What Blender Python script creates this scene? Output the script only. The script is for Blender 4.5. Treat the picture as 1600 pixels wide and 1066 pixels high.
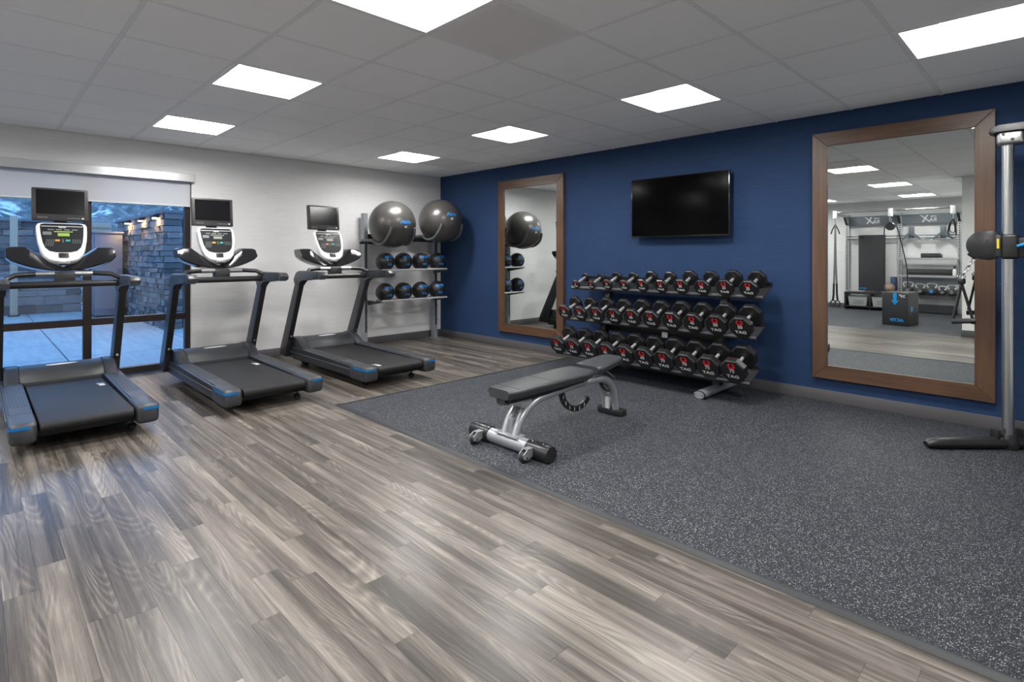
import bpy, bmesh, math, random
from mathutils import Vector, Matrix, Euler
R = math.radians
random.seed(7)
scene = bpy.context.scene
for o in list(bpy.data.objects):
    bpy.data.objects.remove(o, do_unlink=True)
C = scene.collection

# ------------------------------------------------------------------ camera
cam_d = bpy.data.cameras.new('camera')
cam = bpy.data.objects.new('camera', cam_d)
C.objects.link(cam)
cam.location = (7.049, -5.334, 1.29)
cam.rotation_euler = (R(90), 0, 0.79342)
cam_d.sensor_width = 36
cam_d.lens = 36 * 856.46 / 1600
cam_d.shift_y = -(533 - 397.88) / 1600
cam_d.clip_start = 0.02
scene.camera = cam

# ------------------------------------------------------------------ world / exposure
SKY = 2.7
LAMP = 62.0
world = bpy.data.worlds.new('dusk_sky')
scene.world = world
world.use_nodes = True
bg = world.node_tree.nodes['Background']
bg.inputs[0].default_value = (0.20, 0.45, 0.92, 1)
bg.inputs[1].default_value = SKY
scene.view_settings.view_transform = 'Standard'
scene.view_settings.look = 'None'
scene.view_settings.gamma = 1
scene.view_settings.use_curve_mapping = False
scene.view_settings.exposure = 0.30
scene.cycles.diffuse_bounces = 10
scene.cycles.max_bounces = 16

# room numbers (metres). x from the grey window wall, y from the blue wall (room is y < 0)
CEIL = 2.522
WT_ = CEIL + 0.165   # walls run on above the lay-in tiles
U = 0.6096
def gx(i): return (i + 8.43) * U
def gy(j): return (j - 2.775) * U
RX = 8.8          # right wall
BY = -5.8         # wall behind the camera
AX = 5.87         # right side of the training alcove
AY = -9.95        # back of the alcove

# ------------------------------------------------------------------ materials
def new_mat(name):
    m = bpy.data.materials.new(name)
    m.use_nodes = True
    nt = m.node_tree
    return m, nt, nt.nodes['Principled BSDF']
def plain(name, col, rough=0.5, metal=0.0, spec=0.5, emit=None, es=0.0, coat=0.0, noise=0.0, nscale=60):
    m, nt, b = new_mat(name)
    b.inputs['Base Color'].default_value = (*col, 1)
    b.inputs['Roughness'].default_value = rough
    b.inputs['Metallic'].default_value = metal
    b.inputs['Specular IOR Level'].default_value = spec
    b.inputs['Coat Weight'].default_value = coat
    if emit:
        b.inputs['Emission Color'].default_value = (*emit, 1)
        b.inputs['Emission Strength'].default_value = es
    if noise:
        tc = nt.nodes.new('ShaderNodeTexCoord')
        n = nt.nodes.new('ShaderNodeTexNoise'); n.inputs['Scale'].default_value = nscale
        n.inputs['Detail'].default_value = 4
        bp = nt.nodes.new('ShaderNodeBump'); bp.inputs['Strength'].default_value = noise
        bp.inputs['Distance'].default_value = 0.002
        nt.links.new(tc.outputs['Object'], n.inputs['Vector'])
        nt.links.new(n.outputs['Fac'], bp.inputs['Height'])
        nt.links.new(bp.outputs['Normal'], b.inputs['Normal'])
    return m
def N(nt, t, **k):
    n = nt.nodes.new(t)
    for a, v in k.items(): setattr(n, a, v)
    return n
def ramp(nt, fac, stops):
    r = nt.nodes.new('ShaderNodeValToRGB')
    el = r.color_ramp.elements
    while len(el) > 1: el.remove(el[-1])
    el[0].position = stops[0][0]; el[0].color = (*stops[0][1], 1)
    for p, c in stops[1:]:
        e = el.new(p); e.color = (*c, 1)
    nt.links.new(fac, r.inputs[0])
    return r.outputs[0]
def mapped(nt, scale, kind='Object', rnd=False):
    tc = N(nt, 'ShaderNodeTexCoord')
    mp = N(nt, 'ShaderNodeMapping')
    mp.inputs['Scale'].default_value = scale
    nt.links.new(tc.outputs[kind], mp.inputs['Vector'])
    if rnd:
        oi = N(nt, 'ShaderNodeObjectInfo')
        mu = N(nt, 'ShaderNodeMath', operation='MULTIPLY'); mu.inputs[1].default_value = 200
        nt.links.new(oi.outputs['Random'], mu.inputs[0])
        nt.links.new(mu.outputs[0], mp.inputs['Location'])
    return mp.outputs[0]
def noise(nt, vec, scale=1, detail=3, rough=0.5, dist=0.0):
    n = N(nt, 'ShaderNodeTexNoise')
    n.inputs['Scale'].default_value = scale; n.inputs['Detail'].default_value = detail
    n.inputs['Roughness'].default_value = rough; n.inputs['Distortion'].default_value = dist
    nt.links.new(vec, n.inputs['Vector'])
    return n.outputs['Fac']
def math_(nt, op, a, b=None):
    m = N(nt, 'ShaderNodeMath', operation=op)
    for i, v in enumerate((a, b)):
        if v is None: continue
        if isinstance(v, (int, float)): m.inputs[i].default_value = v
        else: nt.links.new(v, m.inputs[i])
    return m.outputs[0]
def mixc(nt, fac, a, b, blend='MIX'):
    m = N(nt, 'ShaderNodeMix', data_type='RGBA', blend_type=blend)
    for s, v in ((m.inputs[0], fac), (m.inputs[6], a), (m.inputs[7], b)):
        if isinstance(v, (int, float)): s.default_value = v
        elif isinstance(v, tuple): s.default_value = (*v, 1)
        else: nt.links.new(v, s)
    return m.outputs[2]

def cloth_wall(name, c1, c2, axis):
    """grasscloth wall covering: fine horizontal threads. axis = 0 when the wall runs along x, 1 along y"""
    m, nt, b = new_mat(name)
    sc = (3, 3, 260)
    v = mapped(nt, sc)
    v2 = mapped(nt, (14, 14, 420))
    n1 = noise(nt, v, 1, 4, 0.6)
    n2 = noise(nt, v2, 1, 2, 0.6)
    n3 = noise(nt, mapped(nt, (0.9, 0.9, 1.2)), 1, 3)
    f = math_(nt, 'ADD', math_(nt, 'MULTIPLY', n1, 0.55), math_(nt, 'MULTIPLY', n2, 0.3))
    f = math_(nt, 'ADD', f, math_(nt, 'MULTIPLY', n3, 0.15))
    col = ramp(nt, f, [(0.30, c1), (0.72, c2)])
    nt.links.new(col, b.inputs['Base Color'])
    b.inputs['Roughness'].default_value = 0.75
    b.inputs['Specular IOR Level'].default_value = 0.25
    bp = N(nt, 'ShaderNodeBump'); bp.inputs['Strength'].default_value = 0.25; bp.inputs['Distance'].default_value = 0.002
    nt.links.new(n1, bp.inputs['Height']); nt.links.new(bp.outputs[0], b.inputs['Normal'])
    return m

def wood_floor():
    m, nt, b = new_mat('grey_oak_vinyl')
    oi = N(nt, 'ShaderNodeObjectInfo')
    rv = oi.outputs['Random']
    rings = noise(nt, mapped(nt, (1.15, 8.5, 1), rnd=True), 1, 0, 0.4, 0.15)
    saw = math_(nt, 'PINGPONG', math_(nt, 'MULTIPLY', rings, 34.0), 1.0)
    saw = math_(nt, 'POWER', saw, 1.6)
    mask = ramp(nt, noise(nt, mapped(nt, (1.1, 9, 1), rnd=True), 1.7, 1), [(0.46, (0, 0, 0)), (0.62, (1, 1, 1))])
    fibre = noise(nt, mapped(nt, (9, 230, 1), rnd=True), 1, 3, 0.75)
    streak = noise(nt, mapped(nt, (0.9, 58, 1), rnd=True), 1, 5, 0.72, 0.2)
    broad = noise(nt, mapped(nt, (0.55, 15, 1), rnd=True), 1, 2, 0.5, 0.5)
    f = math_(nt, 'ADD', math_(nt, 'MULTIPLY', math_(nt, 'MULTIPLY', saw, mask), 0.13), math_(nt, 'MULTIPLY', fibre, 0.26))
    f = math_(nt, 'ADD', f, math_(nt, 'MULTIPLY', streak, 0.50))
    f = math_(nt, 'ADD', f, math_(nt, 'MULTIPLY', broad, 0.62))
    f = math_(nt, 'ADD', f, math_(nt, 'MULTIPLY', math_(nt, 'SUBTRACT', rv, 0.5), 0.15))
    col = ramp(nt, f, [(0.54, (0.038, 0.032, 0.028)), (0.67, (0.086, 0.074, 0.064)), (0.80, (0.165, 0.144, 0.125)), (0.97, (0.30, 0.266, 0.232))])
    nt.links.new(col, b.inputs['Base Color'])
    nt.links.new(math_(nt, 'ADD', math_(nt, 'MULTIPLY', streak, 0.12), 0.27), b.inputs['Roughness'])
    b.inputs['Specular IOR Level'].default_value = 0.45
    bp = N(nt, 'ShaderNodeBump'); bp.inputs['Strength'].default_value = 0.08; bp.inputs['Distance'].default_value = 0.001
    nt.links.new(fibre, bp.inputs['Height']); nt.links.new(bp.outputs[0], b.inputs['Normal'])
    return m

def speckle():
    m, nt, b = new_mat('speckled_rubber')
    base = noise(nt, mapped(nt, (1, 1, 1)), 160, 3, 0.7)
    col = ramp(nt, base, [(0.35, (0.0065, 0.0075, 0.010)), (0.65, (0.028, 0.032, 0.041))])
    for sc, th, c in ((150, 0.20, (0.33, 0.345, 0.36)), (200, 0.26, (0.12, 0.135, 0.16)), (130, 0.05, (0.24, 0.21, 0.17)), (240, 0.28, (0.19, 0.215, 0.255))):
        v = N(nt, 'ShaderNodeTexVoronoi'); v.inputs['Scale'].default_value = sc
        tc = N(nt, 'ShaderNodeTexCoord'); mp = N(nt, 'ShaderNodeMapping'); mp.inputs['Location'].default_value = (sc * 0.37, sc * 0.11, 0)
        nt.links.new(tc.outputs['Object'], mp.inputs[0]); nt.links.new(mp.outputs[0], v.inputs['Vector'])
        near = math_(nt, 'LESS_THAN', v.outputs['Distance'], 0.36)
        sep = N(nt, 'ShaderNodeSeparateColor'); nt.links.new(v.outputs['Color'], sep.inputs[0])
        pick = math_(nt, 'LESS_THAN', sep.outputs[0], th)
        col = mixc(nt, math_(nt, 'MULTIPLY', near, pick), col, c)
    nt.links.new(col, b.inputs['Base Color'])
    b.inputs['Roughness'].default_value = 0.62
    b.inputs['Specular IOR Level'].default_value = 0.22
    return m

def wood_frame(name, vert):
    m, nt, b = new_mat(name)
    s = (60, 60, 2.2) if vert else (2.2, 60, 60)
    st = noise(nt, mapped(nt, s), 1, 5, 0.65, 0.3)
    br = noise(nt, mapped(nt, (8, 8, 1.1) if vert else (1.1, 8, 8)), 1, 3, 0.5, 1.0)
    f = math_(nt, 'ADD', math_(nt, 'MULTIPLY', st, 0.5), math_(nt, 'MULTIPLY', br, 0.5))
    col = ramp(nt, f, [(0.30, (0.052, 0.026, 0.014)), (0.52, (0.098, 0.051, 0.028)), (0.75, (0.155, 0.085, 0.048))])
    nt.links.new(col, b.inputs['Base Color'])
    b.inputs['Roughness'].default_value = 0.38
    return m

def stone_mat():
    m, nt, b = new_mat('ledge_stone')
    oi = N(nt, 'ShaderNodeObjectInfo')
    n1 = noise(nt, mapped(nt, (9, 9, 14), rnd=True), 1, 5, 0.7)
    f = math_(nt, 'ADD', math_(nt, 'MULTIPLY', n1, 0.6), math_(nt, 'MULTIPLY', oi.outputs['Random'], 0.4))
    col = ramp(nt, f, [(0.25, (0.07, 0.058, 0.056)), (0.5, (0.20, 0.165, 0.155)), (0.75, (0.35, 0.29, 0.265))])
    nt.links.new(col, b.inputs['Base Color'])
    b.inputs['Roughness'].default_value = 0.85
    bp = N(nt, 'ShaderNodeBump'); bp.inputs['Strength'].default_value = 0.9; bp.inputs['Distance'].default_value = 0.03
    nt.links.new(n1, bp.inputs['Height']); nt.links.new(bp.outputs[0], b.inputs['Normal'])
    return m

def hill_mat():
    m, nt, b = new_mat('snowy_scrub_slope')
    n1 = noise(nt, mapped(nt, (0.9, 0.9, 1.6)), 1, 7, 0.72, 0.8)
    n2 = noise(nt, mapped(nt, (2.6, 2.6, 3.0)), 1, 6, 0.7, 0.4)
    col = ramp(nt, n2, [(0.3, (0.03, 0.04, 0.04)), (0.5, (0.12, 0.12, 0.11)), (0.7, (0.30, 0.27, 0.24))])
    snow = ramp(nt, n1, [(0.52, (0, 0, 0)), (0.60, (1, 1, 1))])
    sp = N(nt, 'ShaderNodeSeparateColor'); nt.links.new(snow, sp.inputs[0])
    col = mixc(nt, sp.outputs[0], col, (0.85, 0.88, 0.92))
    nt.links.new(col, b.inputs['Base Color'])
    b.inputs['Roughness'].default_value = 0.9
    return m

def concrete():
    m, nt, b = new_mat('patio_concrete')
    n1 = noise(nt, mapped(nt, (1.5, 14, 1), rnd=True), 1, 4, 0.6)
    col = ramp(nt, n1, [(0.3, (0.27, 0.28, 0.28)), (0.7, (0.36, 0.37, 0.37))])
    nt.links.new(col, b.inputs['Base Color'])
    b.inputs['Roughness'].default_value = 0.6
    return m

def pane_mat():
    m = bpy.data.materials.new('window_glass'); m.use_nodes = True
    nt = m.node_tree; nt.nodes.remove(nt.nodes['Principled BSDF'])
    tr = N(nt, 'ShaderNodeBsdfTransparent'); tr.inputs[0].default_value = (0.92, 0.96, 0.98, 1)
    gl = N(nt, 'ShaderNodeBsdfGlossy'); gl.inputs['Roughness'].default_value = 0.0
    fr = N(nt, 'ShaderNodeFresnel'); fr.inputs[0].default_value = 1.52
    mx = N(nt, 'ShaderNodeMixShader')
    nt.links.new(fr.outputs[0], mx.inputs[0]); nt.links.new(tr.outputs[0], mx.inputs[1]); nt.links.new(gl.outputs[0], mx.inputs[2])
    nt.links.new(mx.outputs[0], nt.nodes['Material Output'].inputs[0])
    return m

def blind_mat():
    m = bpy.data.materials.new('roller_blind_cloth'); m.use_nodes = True
    nt = m.node_tree; b = nt.nodes['Principled BSDF']
    b.inputs['Base Color'].default_value = (0.72, 0.72, 0.73, 1); b.inputs['Roughness'].default_value = 0.8
    t = N(nt, 'ShaderNodeBsdfTranslucent'); t.inputs[0].default_value = (0.76, 0.78, 0.82, 1)
    mx = N(nt, 'ShaderNodeMixShader'); mx.inputs[0].default_value = 0.40
    nt.links.new(b.outputs[0], mx.inputs[1]); nt.links.new(t.outputs[0], mx.inputs[2])
    nt.links.new(mx.outputs[0], nt.nodes['Material Output'].inputs[0])
    return m

M = dict(
    gray_wall=cloth_wall('pale_grey_grasscloth', (0.55, 0.55, 0.555), (0.81, 0.81, 0.815), 1),
    blue_wall=cloth_wall('navy_grasscloth', (0.009, 0.025, 0.073), (0.024, 0.060, 0.146), 0),
    white_wall=plain('soft_white_paint', (0.84, 0.84, 0.82), 0.8),
    tile=plain('ceiling_tile', (0.93, 0.93, 0.93), 0.9, noise=0.2, nscale=240),
    grid=plain('ceiling_grid_paint', (0.82, 0.82, 0.82), 0.6),
    vent=plain('vent_paint', (0.80, 0.775, 0.77), 0.6),
    base=plain('grey_vinyl_base', (0.088, 0.084, 0.090), 0.55),
    floor=wood_floor(), subfloor=plain('subfloor', (0.06, 0.055, 0.05), 0.8), rubber=speckle(),
    strip=plain('dark_edge_strip', (0.014, 0.016, 0.020), 0.5),
    frame_v=wood_frame('walnut_upright', True), frame_h=wood_frame('walnut_rail', False),
    mirror=plain('mirror_silver', (0.80, 0.84, 0.82), 0.0, 1.0),
    bronze=plain('dark_bronze_aluminium', (0.022, 0.016, 0.014), 0.4, 0.3),
    alu=plain('brushed_aluminium', (0.62, 0.63, 0.64), 0.35, 0.9),
    glass=pane_mat(), blind=blind_mat(),
    shelfsilver=plain('shelf_silver', (0.60, 0.61, 0.62), 0.3, 0.35), knurl=plain('knurled_steel', (0.74, 0.75, 0.76), 0.38, 0.75),
    cradle=plain('cradle_grey', (0.10, 0.105, 0.11), 0.4),
    black=plain('black_plastic', (0.012, 0.012, 0.013), 0.42),
    satin=plain('satin_black', (0.016, 0.016, 0.018), 0.3),
    gloss=plain('gloss_black', (0.010, 0.010, 0.012), 0.12, coat=0.5),
    screen=plain('dark_screen', (0.004, 0.004, 0.005), 0.16),
    tvscreen=plain('tv_screen', (0.001, 0.001, 0.0012), 0.12, spec=0.06),
    charcoal=plain('charcoal_plastic', (0.034, 0.036, 0.041), 0.42),
    platform=plain('platform_rubber', (0.034, 0.036, 0.041), 0.5),
    upright=plain('slate_paint', (0.026, 0.029, 0.037), 0.36),
    belt=plain('running_belt', (0.012, 0.012, 0.0135), 0.55, spec=0.3, noise=0.25, nscale=400),
    console_w=plain('console_white', (0.72, 0.73, 0.75), 0.35),
    face=plain('console_face', (0.018, 0.020, 0.022), 0.25),
    tvgrey=plain('monitor_grey', (0.030, 0.029, 0.029), 0.4),
    key=plain('key_grey', (0.16, 0.165, 0.17), 0.5),
    pale=plain('pale_print', (0.72, 0.73, 0.74), 0.5),
    green_lcd=plain('green_lcd', (0.20, 0.30, 0.06), 0.4, emit=(0.30, 0.45, 0.06), es=0.35),
    grey_lcd=plain('grey_lcd', (0.24, 0.25, 0.22), 0.4),
    orange=plain('orange_key', (0.75, 0.28, 0.03), 0.45), teal=plain('teal_key', (0.02, 0.35, 0.27), 0.45),
    cyan=plain('bright_blue', (0.010, 0.26, 0.62), 0.4),
    print_blue=plain('print_blue', (0.012, 0.20, 0.56), 0.5),
    silver=plain('silver_paint', (0.42, 0.435, 0.455), 0.33, 0.55),
    steel=plain('grey_steel_paint', (0.30, 0.32, 0.345), 0.4, 0.3),
    rackgrey=plain('rack_dark_grey', (0.034, 0.035, 0.039), 0.42, 0.3),
    chrome=plain('chrome', (0.78, 0.79, 0.80), 0.14, 1.0),
    satin_chrome=plain('satin_chrome', (0.55, 0.56, 0.57), 0.28, 1.0),
    vinyl=plain('bench_vinyl', (0.040, 0.042, 0.046), 0.38, noise=0.3, nscale=300),
    ball=plain('anti_burst_rubber', (0.050, 0.047, 0.045), 0.30, spec=0.6),
    medball=plain('black_rubber', (0.010, 0.010, 0.011), 0.38, noise=0.2, nscale=150),
    head=plain('urethane_head', (0.011, 0.011, 0.012), 0.36),
    red=plain('logo_red', (0.62, 0.012, 0.018), 0.45),
    white_print=plain('white_print', (0.62, 0.62, 0.62), 0.5),
    yellow=plain('yellow_tag', (0.65, 0.50, 0.03), 0.5),
    mat=plain('foam_mat', (0.030, 0.030, 0.033), 0.75),
    box=plain('box_cover', (0.020, 0.021, 0.024), 0.5),
    bin=plain('grey_bin', (0.30, 0.31, 0.32), 0.55),
    panel=plain('slate_panel', (0.10, 0.12, 0.14), 0.45),
    tan=plain('tan_render', (0.42, 0.31, 0.22), 0.8), bluegrey=plain('reflection_blue_grey', (0.15, 0.14, 0.165), 0.5),
    brownball=plain('brown_leather', (0.22, 0.16, 0.12), 0.55), navy=plain('navy_foam', (0.03, 0.05, 0.12), 0.6),
    iron=plain('cast_iron', (0.045, 0.045, 0.046), 0.5), concrete=concrete(), stone=stone_mat(), hill=hill_mat(),
    mortar=plain('dark_mortar', (0.035, 0.034, 0.036), 0.9),
    warm=plain('warm_lamp', (1, 0.8, 0.5), 0.4, emit=(1.0, 0.62, 0.25), es=260),
    trof=plain('troffer_white', (0.86, 0.86, 0.86), 0.5),
    lens=plain('troffer_lens', (0.9, 0.9, 0.9), 0.5, emit=(1.0, 0.985, 0.96), es=LAMP),
    cap=plain('stone_cap', (0.16, 0.15, 0.15), 0.8),
)

# ------------------------------------------------------------------ mesh helpers
class B:
    """collects shapes of ONE part into one bmesh"""
    def __init__(s): s.bm = bmesh.new()
    def _bev(s, geom_verts, bev, seg=2):
        if bev > 0:
            es = list({e for v in geom_verts for e in v.link_edges})
            bmesh.ops.bevel(s.bm, geom=es, offset=bev, segments=seg, affect='EDGES', profile=0.5, clamp_overlap=True)
    def box(s, x0, x1, y0, y1, z0, z1, bev=0.0, rot=None, piv=None, seg=2):
        r = bmesh.ops.create_cube(s.bm, size=1)
        c = Vector(((x0 + x1) / 2, (y0 + y1) / 2, (z0 + z1) / 2))
        for v in r['verts']:
            v.co = Vector((v.co.x * abs(x1 - x0), v.co.y * abs(y1 - y0), v.co.z * abs(z1 - z0))) + c
        if rot is not None:
            p = Vector(piv) if piv is not None else c
            for v in r['verts']: v.co = rot @ (v.co - p) + p
        s._bev(r['verts'], bev, seg)
        return s
    def prism(s, pts, axis, a0, a1, bev=0.0, seg=2):
        """polygon pts (2D) extruded along axis: 'y' -> pts are (x,z); 'x' -> (y,z); 'z' -> (x,y)"""
        def mk(p, a):
            return {'y': (p[0], a, p[1]), 'x': (a, p[0], p[1]), 'z': (p[0], p[1], a)}[axis]
        va = [s.bm.verts.new(mk(p, a0)) for p in pts]
        vb = [s.bm.verts.new(mk(p, a1)) for p in pts]
        n = len(pts)
        fa = s.bm.faces.new(va); fb = s.bm.faces.new(vb[::-1])
        fs = [fa, fb]
        for i in range(n):
            fs.append(s.bm.faces.new((va[i], vb[i], vb[(i + 1) % n], va[(i + 1) % n])))
        if bev > 0:
            es = list(fa.edges) + list(fb.edges)
            bmesh.ops.bevel(s.bm, geom=es, offset=bev, segments=seg, affect='EDGES', profile=0.5, clamp_overlap=True)
        return s
    def tube(s, pts, r, n=12, closed=False, caps=True, flat=1.0, up=None):
        """swept round (or flattened) tube along a polyline; r number or list"""
        P = [Vector(p) for p in pts]; k = len(P)
        rs = r if isinstance(r, (list, tuple)) else [r] * k
        rings = []
        prev = None
        for i, p in enumerate(P):
            a = P[i - 1] if (i > 0 or closed) else p
            b = P[(i + 1) % k] if (i < k - 1 or closed) else p
            t = (b - a).normalized()
            if prev is None:
                ref = Vector(up) if up is not None else (Vector((0, 0, 1)) if abs(t.z) < 0.9 else Vector((1, 0, 0)))
                nx = (ref - t * ref.dot(t)).normalized()
            else:
                nx = (prev - t * prev.dot(t)).normalized()
            prev = nx
            ny = t.cross(nx)
            rings.append([s.bm.verts.new(p + nx * (math.cos(2 * math.pi * q / n) * rs[i]) + ny * (math.sin(2 * math.pi * q / n) * rs[i] * flat)) for q in range(n)])
        for i in range(k if closed else k - 1):
            A, Bq = rings[i], rings[(i + 1) % k]
            for q in range(n):
                s.bm.faces.new((A[q], A[(q + 1) % n], Bq[(q + 1) % n], Bq[q]))
        if caps and not closed:
            s.bm.faces.new(rings[0][::-1]); s.bm.faces.new(rings[-1])
        return s
    def lathe(s, prof, n=24, center=(0, 0, 0), axis='z', phase=0.0):
        """prof: (radius, height) list, closed at both ends"""
        c = Vector(center)
        def mk(r, h, a):
            u, v = r * math.cos(a), r * math.sin(a)
            return c + Vector({'z': (u, v, h), 'y': (u, h, v), 'x': (h, u, v)}[axis])
        rings = [[s.bm.verts.new(mk(r, h, 2 * math.pi * q / n + phase)) for q in range(n)] for r, h in prof]
        for A, Bq in zip(rings, rings[1:]):
            for q in range(n):
                s.bm.faces.new((A[q], A[(q + 1) % n], Bq[(q + 1) % n], Bq[q]))
        s.bm.faces.new(rings[0][::-1]); s.bm.faces.new(rings[-1])
        return s
    def sphere(s, c, r, n=32, m=20, sc=(1, 1, 1)):
        q = bmesh.ops.create_uvsphere(s.bm, u_segments=n, v_segments=m, radius=r)
        for v in q['verts']:
            v.co = Vector((v.co.x * sc[0], v.co.y * sc[1], v.co.z * sc[2])) + Vector(c)
        return s
    def loft(s, rings):
        V = [[s.bm.verts.new(p) for p in ring] for ring in rings]
        n = len(V[0])
        for A, Bq in zip(V, V[1:]):
            for q in range(n):
                s.bm.faces.new((A[q], A[(q + 1) % n], Bq[(q + 1) % n], Bq[q]))
        s.bm.faces.new(V[0][::-1]); s.bm.faces.new(V[-1])
        return s
    def grid(s, P):
        V = [[s.bm.verts.new(p) for p in row] for row in P]
        for i in range(len(V) - 1):
            for j in range(len(V[0]) - 1):
                s.bm.faces.new((V[i][j], V[i + 1][j], V[i + 1][j + 1], V[i][j + 1]))
        return s
    def xf(s, mat):
        s.bm.transform(mat); return s
    def mesh(s, name, smooth=True, angle=35):
        bmesh.ops.recalc_face_normals(s.bm, faces=s.bm.faces)
        if smooth:
            for f in s.bm.faces: f.smooth = True
            lim = R(angle)
            for e in s.bm.edges:
                if len(e.link_faces) == 2 and e.calc_face_angle(0) > lim: e.smooth = False
        me = bpy.data.meshes.new(name)
        s.bm.to_mesh(me); s.bm.free()
        return me
    def make(s, name, mat, parent=None, loc=(0, 0, 0), rot=(0, 0, 0), smooth=True, angle=35):
        me = s.mesh(name, smooth, angle)
        return put(name, me, mat, parent, loc, rot)
def put(name, me, mat, parent=None, loc=(0, 0, 0), rot=(0, 0, 0)):
    if mat is not None and not me.materials: me.materials.append(M[mat])
    o = bpy.data.objects.new(name, me); C.objects.link(o)
    o.parent = parent; o.location = loc; o.rotation_euler = rot
    return o
def tag(o, label=None, cat=None, group=None, kind=None):
    if label: o['label'] = label
    if cat: o['category'] = cat
    if group: o['group'] = group
    if kind: o['kind'] = kind
    return o
def thing(name, label, cat, loc=(0, 0, 0), rz=0.0, group=None):
    o = bpy.data.objects.new(name, None); C.objects.link(o)
    o.location = loc; o.rotation_euler = (0, 0, rz); o.empty_display_size = 0.1
    return tag(o, label, cat, group)
def copy_tree(o, parent=None):
    c = o.copy(); C.objects.link(c); c.parent = parent
    for ch in list(o.children): copy_tree(ch, c)
    return c
_tx = {}
def text_mesh(txt, size, bold=0.0, depth=0.0008, align='CENTER', shear=0.0):
    key = (txt, size, bold, depth, align, shear)
    if key in _tx: return _tx[key]
    cu = bpy.data.curves.new('lettering', 'FONT')
    cu.body = txt; cu.size = size; cu.offset = bold; cu.extrude = depth; cu.align_x = align; cu.align_y = 'CENTER'; cu.shear = shear
    cu.resolution_u = 3
    ob = bpy.data.objects.new('lettering', cu); C.objects.link(ob)
    bpy.context.view_layer.update()
    dg = bpy.context.evaluated_depsgraph_get()
    me = bpy.data.meshes.new_from_object(ob.evaluated_get(dg))
    me.name = 'lettering'
    bpy.data.objects.remove(ob, do_unlink=True); bpy.data.curves.remove(cu)
    _tx[key] = me
    return me
def sphere_text(name, txt, size, mat, parent, r, yaw, pitch, up=0.0, bold=0.0, shear=0.0):
    """lettering wrapped on a sphere of radius r centred on the parent's origin; yaw/pitch = where it faces"""
    me = text_mesh(txt, size, bold, 0.0006, 'CENTER', shear).copy(); me.materials.clear()
    for v in me.vertices:
        a, b_, d = v.co.x / r, (v.co.y + up) / r, r + 0.001 + v.co.z
        p = Vector((math.sin(a) * math.cos(b_), -math.cos(a) * math.cos(b_), math.sin(b_))) * d
        v.co = Matrix.Rotation(yaw, 3, 'Z') @ (Matrix.Rotation(pitch, 3, 'X') @ p)
    return put(name, me, mat, parent)
def struct(o): return tag(o, kind='structure')
def arc(cx, cz, r, a0, a1, n):
    return [(cx + r * math.cos(R(a0 + (a1 - a0) * i / n)), cz + r * math.sin(R(a0 + (a1 - a0) * i / n))) for i in range(n + 1)]

# ------------------------------------------------------------------ room shell
fl = struct(B().box(0, RX, BY, 0, -0.06, -0.012).box(0, AX, AY, BY, -0.06, -0.012).make('floor', 'subfloor'))
# vinyl planks: the ones that show largest are objects, the far small rest is one part
PW = 0.1016
PLANKS = []
def plank_area(X0, X1, Y0, Y1, LEN=0.914):
    y = Y1; row = 0
    while y > Y0 + 1e-4:
        ya = max(Y0, y - PW)
        off = [0.0, 0.55, 0.22, 0.78, 0.4, 0.92, 0.13, 0.64, 0.33, 0.85, 0.47][(row * 7) % 11] * LEN
        x = X0 - off
        while x < X1:
            a0, a1 = round(max(x, X0), 3), round(min(x + LEN, X1), 3)
            if a1 - a0 > 0.02 and y - ya > 0.01: PLANKS.append((a0, a1, round(ya, 3), round(y, 3)))
            x += LEN
        y -= PW; row += 1
CXE, CYE = 2.68, -3.09     # edge of the rubber flooring
plank_area(0, CXE - 0.03, CYE - 0.0304, 0)
plank_area(0, RX, BY, CYE - 0.0304)
def plank_rank(p):
    cx, cy = (p[0] + p[1]) / 2 - 7.049, (p[2] + p[3]) / 2 + 5.334
    dep = -0.713 * cx + 0.701 * cy; side = 0.701 * cx + 0.713 * cy
    if dep < 0.9 or abs(side) > dep * 1.12 + 0.5: return 1e6 + abs(side)
    return dep
PLANKS.sort(key=plank_rank)
def plank_mesh(L, W):
    b = B(); b.box(0, L, 0, W, -0.012, 0.0, 0.0)
    for v in b.bm.verts:
        if v.co.z > -0.001:
            v.co.x += 0.0003 if v.co.x < L / 2 else -0.0003
            v.co.y += 0.0003 if v.co.y < W / 2 else -0.0003
    return b
plank_me = {}
for x0, x1, y0, y1 in PLANKS[:295]:
    key = (round(x1 - x0, 3), round(y1 - y0, 3))
    if key not in plank_me: plank_me[key] = plank_mesh(*key).mesh('plank', smooth=False)
    put('plank', plank_me[key], 'floor', fl, (x0, y0, 0))
pb = B()
for x0, x1, y0, y1 in PLANKS[295:]: pb.box(x0, x1 - 0.0005, y0, y1 - 0.0005, -0.012, 0)
tag(pb.make('planks_beyond', 'floor', fl, smooth=False), kind='stuff')
rubber = struct(B().box(CXE, RX, CYE, 0, -0.012, 0.006, 0.002).make('floor_rubber', 'rubber'))
rub2 = struct(B().box(0, AX, AY, BY, -0.012, 0.006, 0.002).make('floor_rubber', 'rubber'))
# dark reducer strip round the rubber
def strip_prof(w): return [(0, -0.012), (0, 0.001), (w * 0.55, 0.009), (w, 0.009), (w, -0.012)]
struct(B().prism([(CYE - 0.040 + a, z) for a, z in strip_prof(0.044)], 'x', CXE - 0.04, RX).make('trim_1', 'strip'))
struct(B().prism([(CXE - 0.032 + a, z) for a, z in strip_prof(0.034)], 'y', CYE - 0.02, 0).make('trim_2', 'strip'))
struct(B().prism([(BY - 0.03 + a, z) for a, z in [(0, -0.012), (0, 0.009), (0.03, 0.009), (0.05, 0.001), (0.05, -0.012)]], 'x', 0, AX).make('trim_3', 'strip'))

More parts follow.
